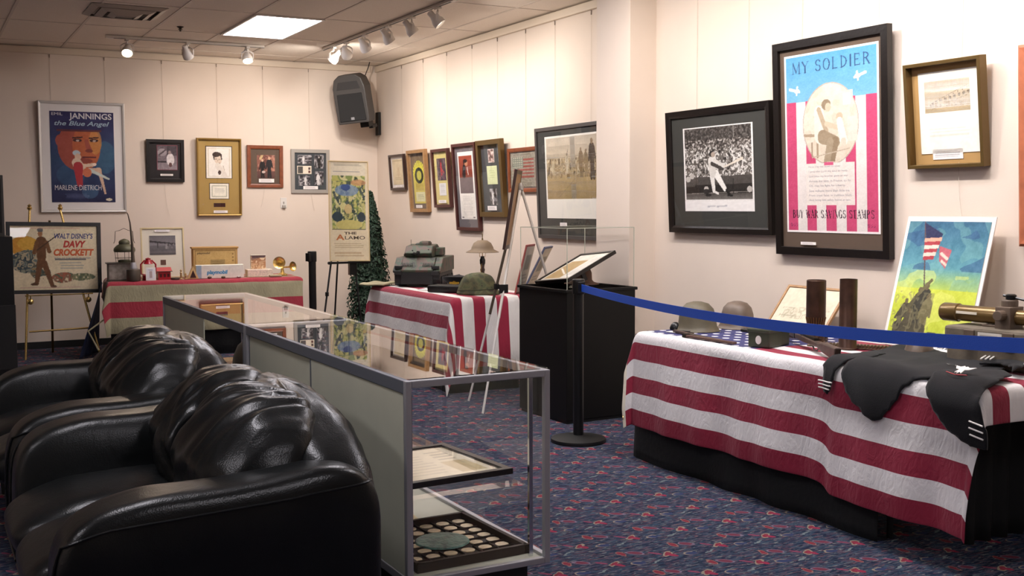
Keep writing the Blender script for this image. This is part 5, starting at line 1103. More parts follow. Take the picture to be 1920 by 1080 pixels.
poly_cloth('right_sleeve', rslv, mp2, M['wool'], .03, jt, up=.024, wr_=.006, seed=5)
coll = [(1.78, .62), (1.88, .48), (1.97, .34), (2.02, .40), (2.10, .36), (2.20, .24), (2.19, .33), (2.12, .48), (2.04, .62), (1.92, .74), (1.80, .76)]
poly_cloth('square_collar', coll, mp, M['wool'], .03, jt, up=.026, wr_=.008, seed=7)
for nm, pts, upv in (('collar_stripe', [[(1.845, .60), (1.965, .37)], [(1.86, .61), (1.98, .38)], [(1.875, .62), (1.995, .39)], [(2.08, .52), (2.15, .40)], [(2.095, .53), (2.165, .41)]], .05), ('cuff_stripe', [[(1.462, -.085), (1.545, -.075)], [(1.464, -.10), (1.54, -.09)], [(1.466, -.115), (1.532, -.105)]], .034), ('cuff_stripe', [[(2.29, -.125), (2.35, -.135)], [(2.29, -.15), (2.352, -.16)], [(2.295, -.175), (2.354, -.185)]], .036)):
    b = MB(); mq = mp2 if pts[0][0][0] > 2.2 else mp
    for (p, q) in pts:
        K = 10; b.tube([mq(p[0] + (q[0] - p[0]) * i / K, p[1] + (q[1] - p[1]) * i / K) + (Vector((-upv, 0, .01)) if p[1] < 0 else Vector((-.004, 0, upv))) for i in range(K + 1)], .0035, 6)
    b.build(nm, M['white'], jt, smooth=True)
# eagle badge and red chevron on the right sleeve
b = MB(); c = mp(2.15, .035) + Vector((-.008, 0, .052)); ex = Vector((0, -1, 0)); ey = Vector((.9, 0, .35)).normalized()
eg = [(-.045, .02), (-.02, .016), (-.008, .024), (.0, .018), (.008, .022), (.02, .016), (.048, .022), (.028, .004), (.012, .0), (.016, -.022), (.004, -.014), (.0, -.026), (-.006, -.014), (-.016, -.02), (-.012, .0), (-.03, .003)]
b.add([c + ex * x * 1.0 + ey * y * 1.3 for x, y in eg], [tuple(range(len(eg)))]); b.build('eagle_badge', M['white'], jt, solid=.003)
b = MB(); c2 = c - ey * .042; b.tube([c2 + ex * -.05 + ey * .012, c2, c2 + ex * .05 + ey * .008], .0025, 6); b.build('red_chevron', M['red'], jt)
b = MB(); c3 = mp(1.93, .22) + Vector((0, 0, .03)); b.tube([c3 + Vector((.02, .03, 0)), c3 + Vector((.0, .0, .002)), c3 + Vector((.025, -.01, 0)), c3 + Vector((.0, -.03, 0))], .002, 6); b.build('neck_lace', mat('grey_lace', '7c7c78', .8), jt)

# ------------------------------------------------------------------ belt stanchions
def stanchion(label, loc, rz, H=.985, strap=None):
    t = thing('belt_stanchion', label, 'stanchion', loc, (0, 0, rz))
    b = MB(); b.lathe([(.165, 0), (.168, .006), (.165, .022), (.1, .036), (.04, .042), (0, .043)], 48); b.build('base', M['black'], t, smooth=True)
    b = MB(); b.lathe([(.0315, .04), (.0315, H - .085)], 28); b.build('post', M['satin'], t, smooth=True)
    b = MB(); b.lathe([(.037, H - .09), (.038, H - .085), (.038, H - .005), (.034, H), (0, H)], 28); b.box(.02, .056, -.022, .022, H - .085, H - .015); b.build('belt_head', M['satin'], t, smooth=True, bevel=.002)
    return t
S1 = Vector((3.497, 5.63, 0)); S2 = Vector((2.60, 1.55, 0)); dS = (S2 - S1).normalized()
stanchion('black belt stanchion with disc base holding the blue belt, beside the pedestal', tuple(S1), math.atan2(dS.y, dS.x))
stanchion('black belt stanchion outside the view that holds the other end of the blue belt', tuple(S2), math.atan2(-dS.y, -dS.x), H=1.10)
b = MB(); A = S1 + dS * .05 + Vector((0, 0, .935)); B_ = S2 - dS * .05 + Vector((0, 0, 1.066)); N_ = 40; nn = Vector((dS.y, -dS.x, 0)) * .0012; vs = []; fs = []
for i in range(N_ + 1):
    f = i / N_; p = A.lerp(B_, f); p.z += -.064 * 4 * f * (1 - f)
    for dz in (-.0215, .0215): vs += [p + nn + Vector((0, 0, dz)), p - nn + Vector((0, 0, dz))]
for i in range(N_):
    q = i * 4
    for a, c in ((0, 1), (1, 3), (3, 2), (2, 0)): fs.append((q + a, q + c, q + 4 + c, q + 4 + a))
fs += [(0, 2, 3, 1), (N_ * 4 + 1, N_ * 4 + 3, N_ * 4 + 2, N_ * 4)]
b.add(vs, fs); tag(b.build('blue_belt', M['belt']), 'bright blue retractable belt stretched across the right side in front of the table', 'belt')
stanchion('black belt stanchion standing behind the display cases near the film poster easel', (2.985, 9.10, 0), math.radians(205), H=1.045)

# ------------------------------------------------------------------ pedestal with acrylic cover
PR = math.radians(2); PX, PY = 3.70, 6.10
t = thing('pedestal', 'black laminate pedestal cabinet under the clear cover by the pillar', 'pedestal', (PX, PY, 0), (0, 0, PR)); PW, PD, PH = .55, .60, .88
b = MB(); b.box(0, PW, 0, PD, .02, PH); b.build('body', M['laminate'], t, bevel=.004)
b = MB(); b.box(-.012, PW + .012, -.012, PD + .012, PH - .02, PH); b.build('top_board', M['laminate'], t, bevel=.004)
b = MB(); b.box(.01, PW - .01, .01, PD - .01, 0, .02); b.build('plinth', M['black'], t)
t = thing('acrylic_cover', 'clear acrylic box standing on the black pedestal', 'display cover', (PX, PY, PH), (0, 0, PR)); V0, V1 = .008, .395
for nm, a in (('front_pane', (V0, PW - V0, V0, V0 + .004, 0, V1)), ('back_pane', (V0, PW - V0, PD - V0 - .004, PD - V0, 0, V1)), ('side_pane', (V0, V0 + .004, V0, PD - V0, 0, V1)), ('side_pane', (PW - V0 - .004, PW - V0, V0, PD - V0, 0, V1)), ('lid_pane', (V0, PW - V0, V0, PD - V0, V1 + .0005, V1 + .0045))):
    b = MB(); b.box(*a); b.build(nm, M['glassv'], t)
b = MB(); e = .002
for x in (V0, PW - V0):
    for y in (V0, PD - V0): b.box(x - e, x + e, y - e, y + e, 0, V1 + .004)
for x in (V0, PW - V0): b.box(x - e, x + e, V0, PD - V0, V1, V1 + .005)
for y in (V0, PD - V0): b.box(V0, PW - V0, y - e, y + e, V1, V1 + .005)
b.build('polished_edge', M['edge'], t)
MP = Matrix.Translation((PX, PY, PH)) @ Matrix.Rotation(PR, 4, 'Z')
# tilted framed document
def art_tilt(cv): cv.rect(0, 0, 1, 1, 'd5cfc2'); cv.rect(.08, .42, .75, .95, 'a98f62'); cv.rect(.1, .08, .95, .36, 'dcd8d0'); cv.lines(.15, .1, .9, .34, 6, 'a5a198', .5); cv.poly([(.2, .45), (.24, .45), (.5, .9), (.46, .9)], 'e5dfd0'); cv.rect(.78, .5, .95, .92, 'd9d3c6')
t = thing('framed_document', 'black framed document tilted up inside the clear cover', 'picture', tuple(MP @ Vector((.255, .285, .125))), (math.radians(-6), math.radians(-24), PR + math.radians(4)))
fr = frame_mesh(.44, .40, .018, .025); fr.v = [(x, z - .20, -y - .0125) for x, y, z in fr.v]; fr.build('frame', M['blackwood'], t, bevel=.002)
o = print_obj('document', .40, .36, 60, 50, 'd5cfc2', art_tilt, t); o.rotation_euler = (-PI / 2, 0, 0); o.location = (0, -.18, .004)
b = MB(); b.box(-.2, .2, -.18, .18, -.012, .002); b.build('backing', M['black'], t)
b = MB(); b.box(.02, .05, -.01, .01, -.115, -.012); b.build('prop', M['black'], t)
HATP = [(.14, 0), (.142, .004), (.10, .016), (.085, .03), (.082, .08), (.07, .105), (.03, .115), (0, .112)]
o = helmet_old(HATP, 'felt_hat', 'brown felt hat behind the tilted document inside the clear cover', tuple(MP @ Vector((.385, .40, .001))), M['soap'], sx=.82, sy=.95, cat='hat')
b = MB(); b.lathe([(.05, 0), (.055, .008), (.05, .02), (.0, .026)], 24, sx=1.4); place(b, 'small_tin', mat('olive_tin', '3c3a2c', .5), tuple(MP @ Vector((.13, .05, .001))), .2, 'small dark flat tin at the front corner inside the clear cover', 'tin', smooth=True)
# ------------------------------------------------------------------ rear right table objects
def PA_(a, s, z=0.0): return MA @ Vector((a, s, TAT + .0085 + z))
def yaw_to(dx, dy): return math.atan2(dy, dx)
# armoured vehicle (front = local -x)
t = thing('model_armoured_vehicle', 'large camouflaged model of a tracked armoured vehicle with turret on the rear table', 'model vehicle', (3.98, 9.0, TAT + .0085), (0, 0, math.radians(54))); t.scale = (1.08, 1.08, 1.22)
TP, TD = M['tankp'], M['tankd']; s_ = .50
def sc(b): b.M = Matrix.Scale(1.0, 4); return b
b = MB(); b.prism([(-.26, .075), (-.29, .12), (-.17, .205), (.30, .205), (.30, .075), (.26, .05), (-.2, .05)], -.135, .135); b.build('hull', TP, t, bevel=.005)
b = MB()
for sg in (-1, 1):
    b.prism([(-.29, .115), (-.28, .10), (.30, .10), (.30, .205), (-.155, .205)], sg * .135, sg * .195)
b.build('side_skirt', TP, t, bevel=.006)
for sg in (-1, 1):
    b = MB(); pr = [(-.27, .055), (-.24, .02), (-.2, .004), (.22, .004), (.27, .03), (.29, .07), (.27, .10), (-.27, .10)]; b.prism(pr, sg * .12, sg * .185); o = b.build('track', TD, t, bevel=.004)
    b = MB()
    for k in range(6): b.lathe([(0, 0), (.032, 0), (.034, .004), (.034, .01), (.02, .014), (0, .014)], 18, (-.19 + k * .083, sg * .185, .042), (0, sg, 0))
    b.build('road_wheels', M['tankd'], o, smooth=True)
b = MB()
for k in range(7): b.box(-.296, -.286, -.17, -.13, 0, 0)
b = MB()
for sg in (-1, 1):
    for k in range(7): b.bar((-.262 + .0, sg * .045 + sg * k * .013, .148), (-.235, sg * .045 + sg * k * .013, .168), .005, .006)
b.build('glacis_ribs', TD, t)
b = MB()
for sg in (-1, 1): b.box(-.30, -.27, sg * .15 - .03, sg * .15 + .03, .085, .115); b.box(-.285, -.255, sg * .15 - .03, sg * .15 + .03, .128, .150)
b.box(-.285, -.265, -.13, .13, .02, .105); b.build('front_lights', TD, t, bevel=.003)
b = MB(); b.prism([(-.15, .205), (-.18, .235), (-.11, .285), (.08, .295), (.17, .265), (.17, .205)], -.10, .125); b.prism([(-.05, .285), (-.04, .315), (.05, .318), (.07, .29)], -.05, .03); b.build('turret', TP, t, bevel=.008)
b = MB(); b.box(-.02, .12, -.155, -.10, .215, .27); b.build('launcher_box', TP, t, bevel=.005)
b = MB(); b.tube([(-.12, .01, .238), (-.19, .01, .238)], .014, 12); b.tube([(-.19, .01, .238), (-.33, .01, .24)], .005, 8); b.tube([(-.12, .04, .238), (-.2, .04, .238)], .005, 8); b.build('gun_barrel', TD, t, smooth=True)
b = MB(); b.lathe([(.035, 0), (.035, .018), (.02, .026), (0, .027)], 18, (.02, .04, .278)); b.box(-.03, .03, -.06, -.02, .278, .31); b.box(-.025, .02, -.055, -.025, .295, .318); b.build('sight_and_hatch', TP, t, bevel=.003)
b = MB(); b.tube([(-.07, .09, .25), (-.075, .09, .33)], .002, 5); b.lathe([(.006, 0), (.006, .03)], 8, (-.13, .06, .245), (-1, 0, .3)); b.lathe([(.006, 0), (.006, .03)], 8, (-.12, -.07, .25), (-1, 0, .3)); b.build('aerial', TD, t)
b = MB()
for k in range(3): b.box(.18 + k * .035, .205 + k * .035, -.12, .1, .205, .235)
b.box(.0, .1, .11, .17, .205, .225); b.build('stowage', TP, t, bevel=.004)
flat_print('paper_sheet', 'white paper lying in front of the model vehicle', 'paper', 3.86, 8.42, TAT + .0085, .30, .22, -.9, 'e6e2e2', None, 3, 3)
# folded tan cloth on the far left corner
b = MB(); b.grid(lambda u, v: (-.16 + .32 * u, -.12 + .24 * v, .012 + .01 * math.sin(u * 9) * math.sin(v * 7) + .01 * (1 - abs(2 * u - 1))), 24, 18)
place(b, 'folded_tan_cloth', M['tan'], (3.62, 9.15, TAT + .009), math.radians(40), 'folded tan cloth sticking out at the far left corner of the rear table', 'cloth', smooth=True, solid=.012)
# hat box and peaked cap
t = thing('black_case', 'flat black case lying in front of the peaked cap and camouflage helmet', 'case', (3.83, 8.13, TAT + .0085), (0, 0, math.radians(-50)))
b = MB(); b.box(-.17, .15, -.09, .10, 0, .055); b.build('body', M['black'], t, bevel=.01); b = MB(); b.box(-.172, .152, -.092, .102, .03, .034); b.box(-.02, .02, -.098, -.09, .028, .042); b.build('rim', M['satin'], t)
t = thing('peaked_cap', 'dark peaked service cap with a gold emblem behind the black case', 'cap', (4.02, 8.36, TAT + .0085), (0, 0, math.radians(-45)))
b = MB(); b.lathe([(.095, 0), (.098, .035), (.10, .05)], 32, sy=1.1, caps=False); b.build('band', mat('drab_band', '7c7458', .8), t, smooth=True)
def crown(u, v):
    a = 2 * PI * u; r = v; rr = (.10 + .045 * math.sin(PI * min(1, r * 1.0)) if r < .5 else .145 * (1 - (r - .5) * 2)); z = .05 + .05 * min(1, r * 2) + .012 * (-math.sin(a)) * 1.0 * min(1, r * 2)
    return (rr * math.cos(a), rr * 1.1 * math.sin(a), z + .015 * (r > .5) * (r - .5) * 2)
b = MB(); b.grid(crown, 32, 14); b.build('crown', M['wool'], t, smooth=True)
b = MB(); b.grid(lambda u, v: ((.095 + .05 * v) * math.sin((u - .5) * 2.2), -(.1 + .055 * v) * math.cos((u - .5) * 2.2), .012 - .02 * v + .004), 16, 4); b.build('visor', M['satin'], t, smooth=True, solid=.003)
b = MB(); b.lathe([(0, 0), (.014, 0), (.012, .006), (0, .008)], 12, (0, -.118, .05), (0, -1, .1)); b.box(-.028, .028, -.124, -.118, .055, .066)
for sg in (-1, 1): b.bar((sg * .004, -.122, .066), (sg * .018, -.126, .088), .006, .004)
b.lathe([(0, 0), (.008, 0), (0, .01)], 10, (0, -.124, .075), (0, -1, 0)); ob = b.build('gold_emblem', M['emb'], t); ob.scale = (1.5, 1, 1.5); ob.location = (0, -.012, -.03)
# camouflage helmet
def camof(p, q):
    z = q.z
    q.x += wr(q, .006, 14, 2); q.y += wr(q, .006, 14, 3)
    if z < .05: q.x *= 1 + (.05 - z) * 1.6; q.y *= 1 + (.05 - z) * 1.6
    return q
b = MB()
def hp(u, v):
    a = 2 * PI * u; th = v * PI / 2; r = math.cos(th) ** .75; z = .165 * math.sin(th) ** .9
    x, y = .155 * r * math.cos(a), .125 * r * math.sin(a); fl = 1 + max(0, .045 - z) * 3.0 * (1 + .3 * math.cos(a)); w_ = 1 + .03 * noise.noise(Vector((x * 18, y * 18, z * 18)))
    return (x * fl * w_, y * fl * w_, z * w_)
b.grid(hp, 56, 24); o = place(b, 'camouflage_helmet', M['camo'], (3.93, 7.84, TAT + .0085), math.radians(-30), 'cloth covered camouflage helmet at the near corner of the rear table', 'helmet', smooth=True, solid=.005)
b = MB(); b.tube([(.158 * math.cos(a) * 1.0, .128 * math.sin(a) * 1.0, .038 + .006 * math.cos(a)) for a in [2 * PI * i / 40 for i in range(41)]], .005, 5); b.build('helmet_band', mat('elastic_band', '3c3f2a', .9), o, smooth=True)
# brodie helmet lamp
t = thing('helmet_lamp', 'table lamp with a wide brimmed khaki steel helmet as its shade', 'lamp', (4.44, 8.76, TAT + .0085)); t.scale = (.86, .86, .93)
b = MB(); b.lathe([(.075, 0), (.078, .01), (.06, .022), (.03, .03), (.022, .05), (.02, .12), (.026, .14), (.018, .16), (.022, .185), (.02, .19)], 26); b.build('base', M['darkwood'], t, smooth=True)
b = MB(); b.lathe([(.018, .18), (.028, .2), (.030, .235), (.02, .255), (.02, .27)], 22); b.build('socket', M['satin'], t, smooth=True)
b = MB(); b.tube([(-.03, 0, .26), (-.036, 0, .31), (0, 0, .33)], .003, 6); b.tube([(.03, 0, .26), (.036, 0, .31), (0, 0, .33)], .003, 6); b.tube([(0, 0, .26), (0, 0, .44)], .004, 6); b.build('harp', M['brass'], t)
b = MB(); b.lathe([(0, .425), (.05, .42), (.09, .395), (.112, .355), (.118, .335), (.155, .318), (.172, .31), (.171, .306), (.153, .312), (.114, .33), (.108, .352), (.086, .39), (.048, .415), (0, .42)], 44, caps=False); b.build('helmet_shade', M['khaki'], t, smooth=True, sharp=60)
b = MB(); b.lathe([(.008, .425), (.009, .435), (.004, .445), (.0055, .47), (.003, .488), (0, .492)], 12); b.build('finial', M['bronze'], t, smooth=True)
b = MB(); b.tube([(-.02, -.02, .2), (-.035, -.03, .12), (-.035, -.03, .01)], .0025, 5); b.build('pull_chain', M['brass'], t)
# leaning boards at the near end
for i, (a, s, w_, h_, lean, mt, lb) in enumerate([(1.45, .68, .26, .40, 14, mat('red_edge_board', '9c4a44', .6), 'cream and red edged board leaning on the rear wall beside the easel'), (1.52, .70, .26, .42, 27, mat('slate_board', '5a5f78', .6), 'slate blue board leaning beside the red edged board behind the clear cover')]):
    t = thing('leaning_board', lb, 'board', tuple(PA_(a, s)), (math.radians(lean), 0, RTA + math.radians(136)))
    b = MB(); b.box(-w_ / 2, w_ / 2, -.006, .006, 0, h_); b.build('board', mt, t)
    print_obj('print', w_ - .03, h_ - .03, 30, 30, 'd9cdb8', lambda cv: (cv.mottle(8, 8, .06, 2), cv.rect(.2, .5, .8, .8, '9a9484'), cv.lines(.15, .1, .85, .4, 5, '8d8678', .6)), t, 0, -.009, .015)
# white metal easel with a picture board seen on edge
EA = Vector((3.82, 6.93, 1.565))
t = thing('tripod_easel', 'silver white tripod easel between the rear table and the pedestal', 'easel', (EA.x, EA.y, 0)); o0 = Vector((EA.x, EA.y, 0))
feet = [Vector((3.385, 6.688, .0)), Vector((3.52, 7.18, .0)), Vector((4.50, 7.22, .0))]
for i, f_ in enumerate(feet):
    top = EA - o0 + Vector((0, 0, 0)) + (f_ - EA) * .02; mid = top + (f_ - o0 - top) * .58
    b = MB(); b.tube([top, mid], .0105, 8); b.build('leg', M['whitemetal'] if i != 1 else mat('grey_leg', '6b5f52', .4, metal=.5), t, smooth=True)
    b = MB(); b.tube([mid - (f_ - o0 - mid) * .05, f_ - o0 + Vector((0, 0, .006))], .0085, 8); b.build('lower_leg', M['plastic'], t, smooth=True)
b = MB(); b.lathe([(.02, -.03), (.022, 0), (.014, .02), (0, .025)], 14, EA - o0); b.build('head', M['greyframe'], t, smooth=True)
q1 = (feet[0] - o0) * .46 + (EA - o0) * .54; q2 = (feet[1] - o0) * .46 + (EA - o0) * .54
b = MB(); b.box(-.03, .03, -.012, .012, -.03, .03); ob = b.build('leg_clamp', M['black'], t); ob.location = q1; b = MB(); b.box(-.015, .015, -.012, .012, -.02, .02); ob = b.build('leg_clamp', M['black'], t); ob.location = q2
# board on it: nearly edge on to the viewer
brz = math.radians(-124)
t = thing('framed_picture', 'brown framed picture on the white easel, seen almost edge on', 'picture', (3.70, 6.90, 1.12), (math.radians(-9), 0, brz))
frame_mesh(.40, .56, .03, .02).build('frame', M['darkwood'], t, bevel=.002)
b = MB(); b.box(-.185, .185, -.018, -.002, .015, .545); b.build('backing', M['oak'], t)
print_obj('print', .34, .50, 20, 20, 'c8b898', lambda cv: cv.mottle(6, 6, .08, 3), t, 0, -.0205, .03)

# ------------------------------------------------------------------ film poster on black tripod easel, corner tree
AX, AY = 3.49, 9.62
t = thing('tripod_easel', 'black folding tripod easel holding the tall narrow film poster', 'easel', (AX, AY, 0))
b = MB(); b.tube([(0, .10, 1.74), (-.31, -.05, .0)], .009, 8); ob = b.build('leg', M['satin'], t, smooth=True)
b = MB(); b.tube([(.03, .10, 1.74), (.06, -.015, .95), (.13, -.08, 0)], .009, 8); b.build('leg', M['satin'], t, smooth=True)
b = MB(); b.tube([(.01, .12, 1.74), (.06, .62, 0)], .009, 8); b.build('leg', M['satin'], t, smooth=True)
b = MB(); b.box(-.2, .2, -.075, -.055, .905, .925); b.lathe([(.0, 0), (.014, .0), (.014, .02), (0, .02)], 12, (-.2, -.06, .915), (0, -1, 0)); b.box(.0, .07, -.06, -.01, .80, .93); b.build('ledge', M['satin'], t, bevel=.003)
b = MB(); b.lathe([(.012, 0), (.018, .02), (0, .045)], 12, (.02, .10, 1.73)); b.build('top_knob', M['satin'], t, smooth=True)
for p in ((-.20, .0, .63), (-.275, -.03, .2)):
    b = MB(); b.lathe([(.017, -.018), (.017, .018)], 12, p); b.build('leg_clamp', M['satin'], t)
def art_insert(cv):
    cv.rect(0, 0, 1, 1, 'f3e4c2'); cv.rect(.05, .31, .94, .99, 'f0e6cc'); cv.rect(.06, .315, .93, .82, 'c2c08a'); cv.speck(.07, .32, .92, .86, 9, 16, ['6a7a4a', 'c9c76e', '8fa05a', 'e0dba0', '44583c', 'b9b46a'], 12); cv.speck(.07, .32, .92, .8, 15, 22, [None, '3c4c52', None, 'dcd690', None], 15, al=.8)
    cv.ell(.45, .71, .3, .06, '7f9ccb', al=.75); cv.ell(.42, .74, .12, .035, '3f5c96'); cv.ell(.75, .79, .2, .03, 'd9a070', al=.8); cv.ell(.2, .44, .14, .05, '32464f'); cv.ell(.82, .44, .1, .05, '2f404a'); cv.ell(.5, .36, .35, .05, 'd6cc7c'); cv.ell(.48, .52, .1, .05, 'd9c489')
    cv.rect(.06, .31, .93, .318, '4a4a30'); cv.lines(.12, .955, .88, .985, 2, 'b0a58c', .8); cv.lines(.10, .89, .90, .91, 1, '8d8a84', .8); cv.lines(.1, .12, .9, .18, 3, 'b99f6e', .7); cv.lines(.1, .03, .9, .09, 2, 'c9a97c', .6)
t = thing('framed_poster', 'tall narrow cream film poster reading THE ALAMO on a black easel', 'poster', (AX, AY - .065, .927), (math.radians(-6), math.radians(1.0), math.radians(-7)))
frame_mesh(.372, .915, .007, .012).build('frame', mat('pale_gold_frame', 'd9c08c', .4, metal=.3), t)
b = MB(); b.box(-.18, .18, -.005, 0, .006, .909); b.build('backing', M['cream'], t)
print_obj('poster_print', .358, .90, 62, 160, 'e6d2aa', art_insert, t, 0, -.007, .0075, [('THE', .36, .68, .262, .288, M['inkbrown'], 0, .03), ('A', .15, .37, .205, .262, mat('orange_ink', 'c9773c', .6), 0, .03), ('LAMO', .38, .90, .212, .247, M['inkbrown'], 0, .008)])
b = MB(); b.box(-.178, .178, -.0105, -.009, .008, .907); b.build('glass', M['glassf'], t)
# artificial cypress: cone of small leaves
t = thing('artificial_tree', 'tall narrow dark green artificial tree in the far corner', 'tree', (4.22, 10.95, 0))
rn = random.Random(5); b = MB(); 
for i in range(5200):
    z = .22 + 1.36 * rn.random() ** 1.1; rmax = .215 * (1 - ((z - .2) / 1.42) ** 1.8) + .02; r = rmax * (0.55 + .5 * rn.random()); a = rn.random() * 2 * PI
    c = Vector((r * math.cos(a), r * math.sin(a), z)); n_ = Vector((math.cos(a) + rn.uniform(-.6, .6), math.sin(a) + rn.uniform(-.6, .6), rn.uniform(-.3, .8))).normalized(); u_ = n_.orthogonal().normalized(); u_.rotate(Matrix.Rotation(rn.random() * 6, 3, n_)); w_ = n_.cross(u_); L = rn.uniform(.018, .034)
    b.add([c - u_ * L, c + w_ * L * .45 + n_ * .004, c + u_ * L, c - w_ * L * .45 + n_ * .004], [(0, 1, 2, 3)])
b.build('foliage', M['green'], t)
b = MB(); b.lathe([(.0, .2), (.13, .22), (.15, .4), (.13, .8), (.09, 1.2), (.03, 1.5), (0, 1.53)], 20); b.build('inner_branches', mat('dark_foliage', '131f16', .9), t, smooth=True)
b = MB(); b.tube([(0, 0, .1), (0, 0, .4)], .025, 10); b.build('trunk', M['darkwood'], t)
b = MB(); b.lathe([(.11, 0), (.15, .2), (.155, .22), (.14, .22), (.13, .19), (0, .19)], 24); b.build('pot', mat('pot', '3c2c24', .7), t, smooth=True)

# ------------------------------------------------------------------ left rear table objects
def PB(a, s, z=0.0): return tuple(MBm @ Vector((a, s, TBT + .0085 + z)))
t = thing('glass_block_case', 'small grey framed glass case at the left end of the left rear table', 'glass case', PB(.10, .22), (0, 0, RTB))
b = MB()
for x in (-.105, .10):
    for y in (-.08, .075): b.box(x, x + .012, y, y + .012, 0, .165)
b.box(-.12, .125, -.09, .095, .16, .17); b.box(-.11, .115, -.085, .09, 0, .01); b.build('case_frame', M['rust'], t)
b = MB(); b.box(-.097, .102, -.072, .078, .012, .155); b.build('glass_block', mat('cloudy_glass', '9c9388', .25, var=.3, vscale=25, spec=.7), t)
t = thing('railroad_lantern', 'weathered green grey lantern with wire bail standing on the glass case', 'lantern', PB(.155, .225, .171), (0, 0, RTB)); t.scale = (1, 1, .82)
LN = M['lantern']
b = MB(); b.lathe([(.095, .12), (.10, .14), (.095, .165), (.072, .195), (.05, .21), (.052, .232), (.046, .25), (.03, .262), (.01, .272), (0, .275)], 28); b.build('hood', LN, t, smooth=True)
b = MB(); b.lathe([(.06, 0), (.062, .02), (.05, .03)], 24); b.build('base', LN, t, smooth=True)
b = MB(); [b.tube([(.085 * math.cos(a), .085 * math.sin(a), .0), (.095 * math.cos(a), .095 * math.sin(a), .13)], .0025, 5) for a in (.3, 1.5, 2.7, 3.9, 5.1)]; b.tube([(.088 * math.cos(a), .088 * math.sin(a), .05) for a in [2 * PI * i / 20 for i in range(21)]], .0025, 5); b.build('wire_guard', M['rust'], t)
b = MB(); b.lathe([(.04, .03), (.048, .07), (.04, .12)], 20); b.build('globe', M['glassv'], t, smooth=True)
b = MB(); b.tube([(-.095, 0, .22), (-.085, 0, .25), (-.078, 0, .36), (-.04, 0, .37), (0, 0, .395), (.04, 0, .37), (.078, 0, .36), (.085, 0, .25), (.095, 0, .22)], .003, 6); b.build('bail_handle', M['rust'], t)
t = thing('spouted_oil_can', 'tall oil can with a very long thin spout at the left of the table', 'oil can', PB(.22, .06), (0, 0, 0))
b = MB(); b.lathe([(.062, 0), (.064, .006), (.064, .10), (.060, .108), (.03, .116)], 28); b.build('can_body', M['rust'], t, smooth=True)
b = MB(); b.lathe([(.036, .108), (.038, .13), (.024, .175)], 20); b.build('collar', M['alu'], t, smooth=True)
b = MB(); b.tube([(0, 0, .16), (-.005, 0, .35), (-.018, 0, .55), (-.035, 0, .63), (-.045, 0, .645)], [.02, .012, .007, .005, .004], 10); b.build('spout', M['rust'], t, smooth=True)
picture_b = picture('framed_photograph', 'cream framed black and white photograph of a bridge standing on the left rear table', 'picture', .41, .50, .014, .02, mat('cream_frame', 'd6c294', .4), M['cream'], PB(.52, .34), RTB, 0, glassy=True, matz=.4, prints=[('photo', -.0, .23, .245, .19, 50, 38, '6b6566', lambda cv: (cv.grad(0, '5a5556', .5, '757072'), cv.grad(.5, '8d888a', 1, '6f6a6c'), cv.poly([(0, .75), (1, .6), (1, .52), (0, .66)], '3c3839'), cv.rect(.62, .3, .68, .6, '9a9594'), cv.rect(.3, .35, .33, .62, '4c4848'), cv.speck(.6, .3, 1, .6, 14, 8, ['4c4848', None, '827d7c'], 4), cv.rect(0, .1, 1, .2, '807a7a', .5))), ('swatch', .0, .13, .05, .05, 4, 4, '6b4c40', None)], card=(0, .455, .14, .022))
picture_b.rotation_euler = (math.radians(-9), 0, RTB)
# red lantern
t = thing('red_lantern', 'small red railway lantern behind the little white card', 'lantern', PB(.36, .12), (0, 0, RTB)); R = M['red']
b = MB(); b.lathe([(.055, 0), (.058, .01), (.055, .045), (.03, .055)], 24); b.build('tank', R, t, smooth=True)
b = MB(); b.lathe([(.02, .15), (.045, .155), (.03, .18), (.022, .2), (.028, .205), (0, .215)], 20); b.build('cap', R, t, smooth=True)
b = MB(); b.tube([(-.03, 0, .05), (-.068, 0, .06), (-.068, 0, .15), (-.03, 0, .19)], .008, 8); b.tube([(.03, 0, .05), (.068, 0, .06), (.068, 0, .15), (.03, 0, .19)], .008, 8); b.build('side_tube', R, t, smooth=True)
b = MB(); b.lathe([(.028, .055), (.042, .1), (.028, .15)], 18); b.build('globe', M['glassv'], t, smooth=True)
# red toy house
t = thing('toy_house', 'small red toy house with black roof edge beside the red lantern', 'toy house', PB(.50, .16), (0, 0, RTB + .2)); t.scale = (.85, .85, .9)
b = MB(); b.prism([(-.07, 0), (.07, 0), (.07, .085), (-.07, .085)], -.045, .045); b.build('walls', R, t)
b = MB(); b.prism([(-.055, 0), (.055, 0), (0, .045)], -.085, .085, 'yz'); b.M = Matrix.Identity(4); o = b.build('roof', R, t); o.location = (0, 0, .085)
b = MB(); b.box(-.088, .088, -.06, .06, .083, .089); b.build('roof_edge', M['black'], t)
b = MB(); [b.box(x, x + .026, -.047, -.044, .025, .06) for x in (-.055, -.012, .03)]; b.build('windows', mat('dark_pane', '4a0d12', .3), t)
t = thing('card_stand', 'small white framed card standing in front of the red lantern', 'card', PB(.375, .03), (math.radians(-8), 0, RTB))
b = MB(); b.box(-.045, .045, 0, .006, 0, .125); b.build('board', M['white'], t)
print_obj('print', .07, .1, 14, 20, 'e6e2e4', lambda cv: (cv.rect(.3, .15, .7, .75, 'b9a4a0'), cv.lines(.2, .8, .8, .95, 2, '9a96a0', .6)), t, 0, -.002, .012)
t = thing('open_pocket_tin', 'small open dark tin lying right of the toy house', 'tin', PB(.60, .07), (0, 0, 0)); b = MB(); b.lathe([(.0, .0), (.04, 0), (.042, .012), (.04, .02), (0, .021)], 20); b.build('tin', M['rust'], t, smooth=True)
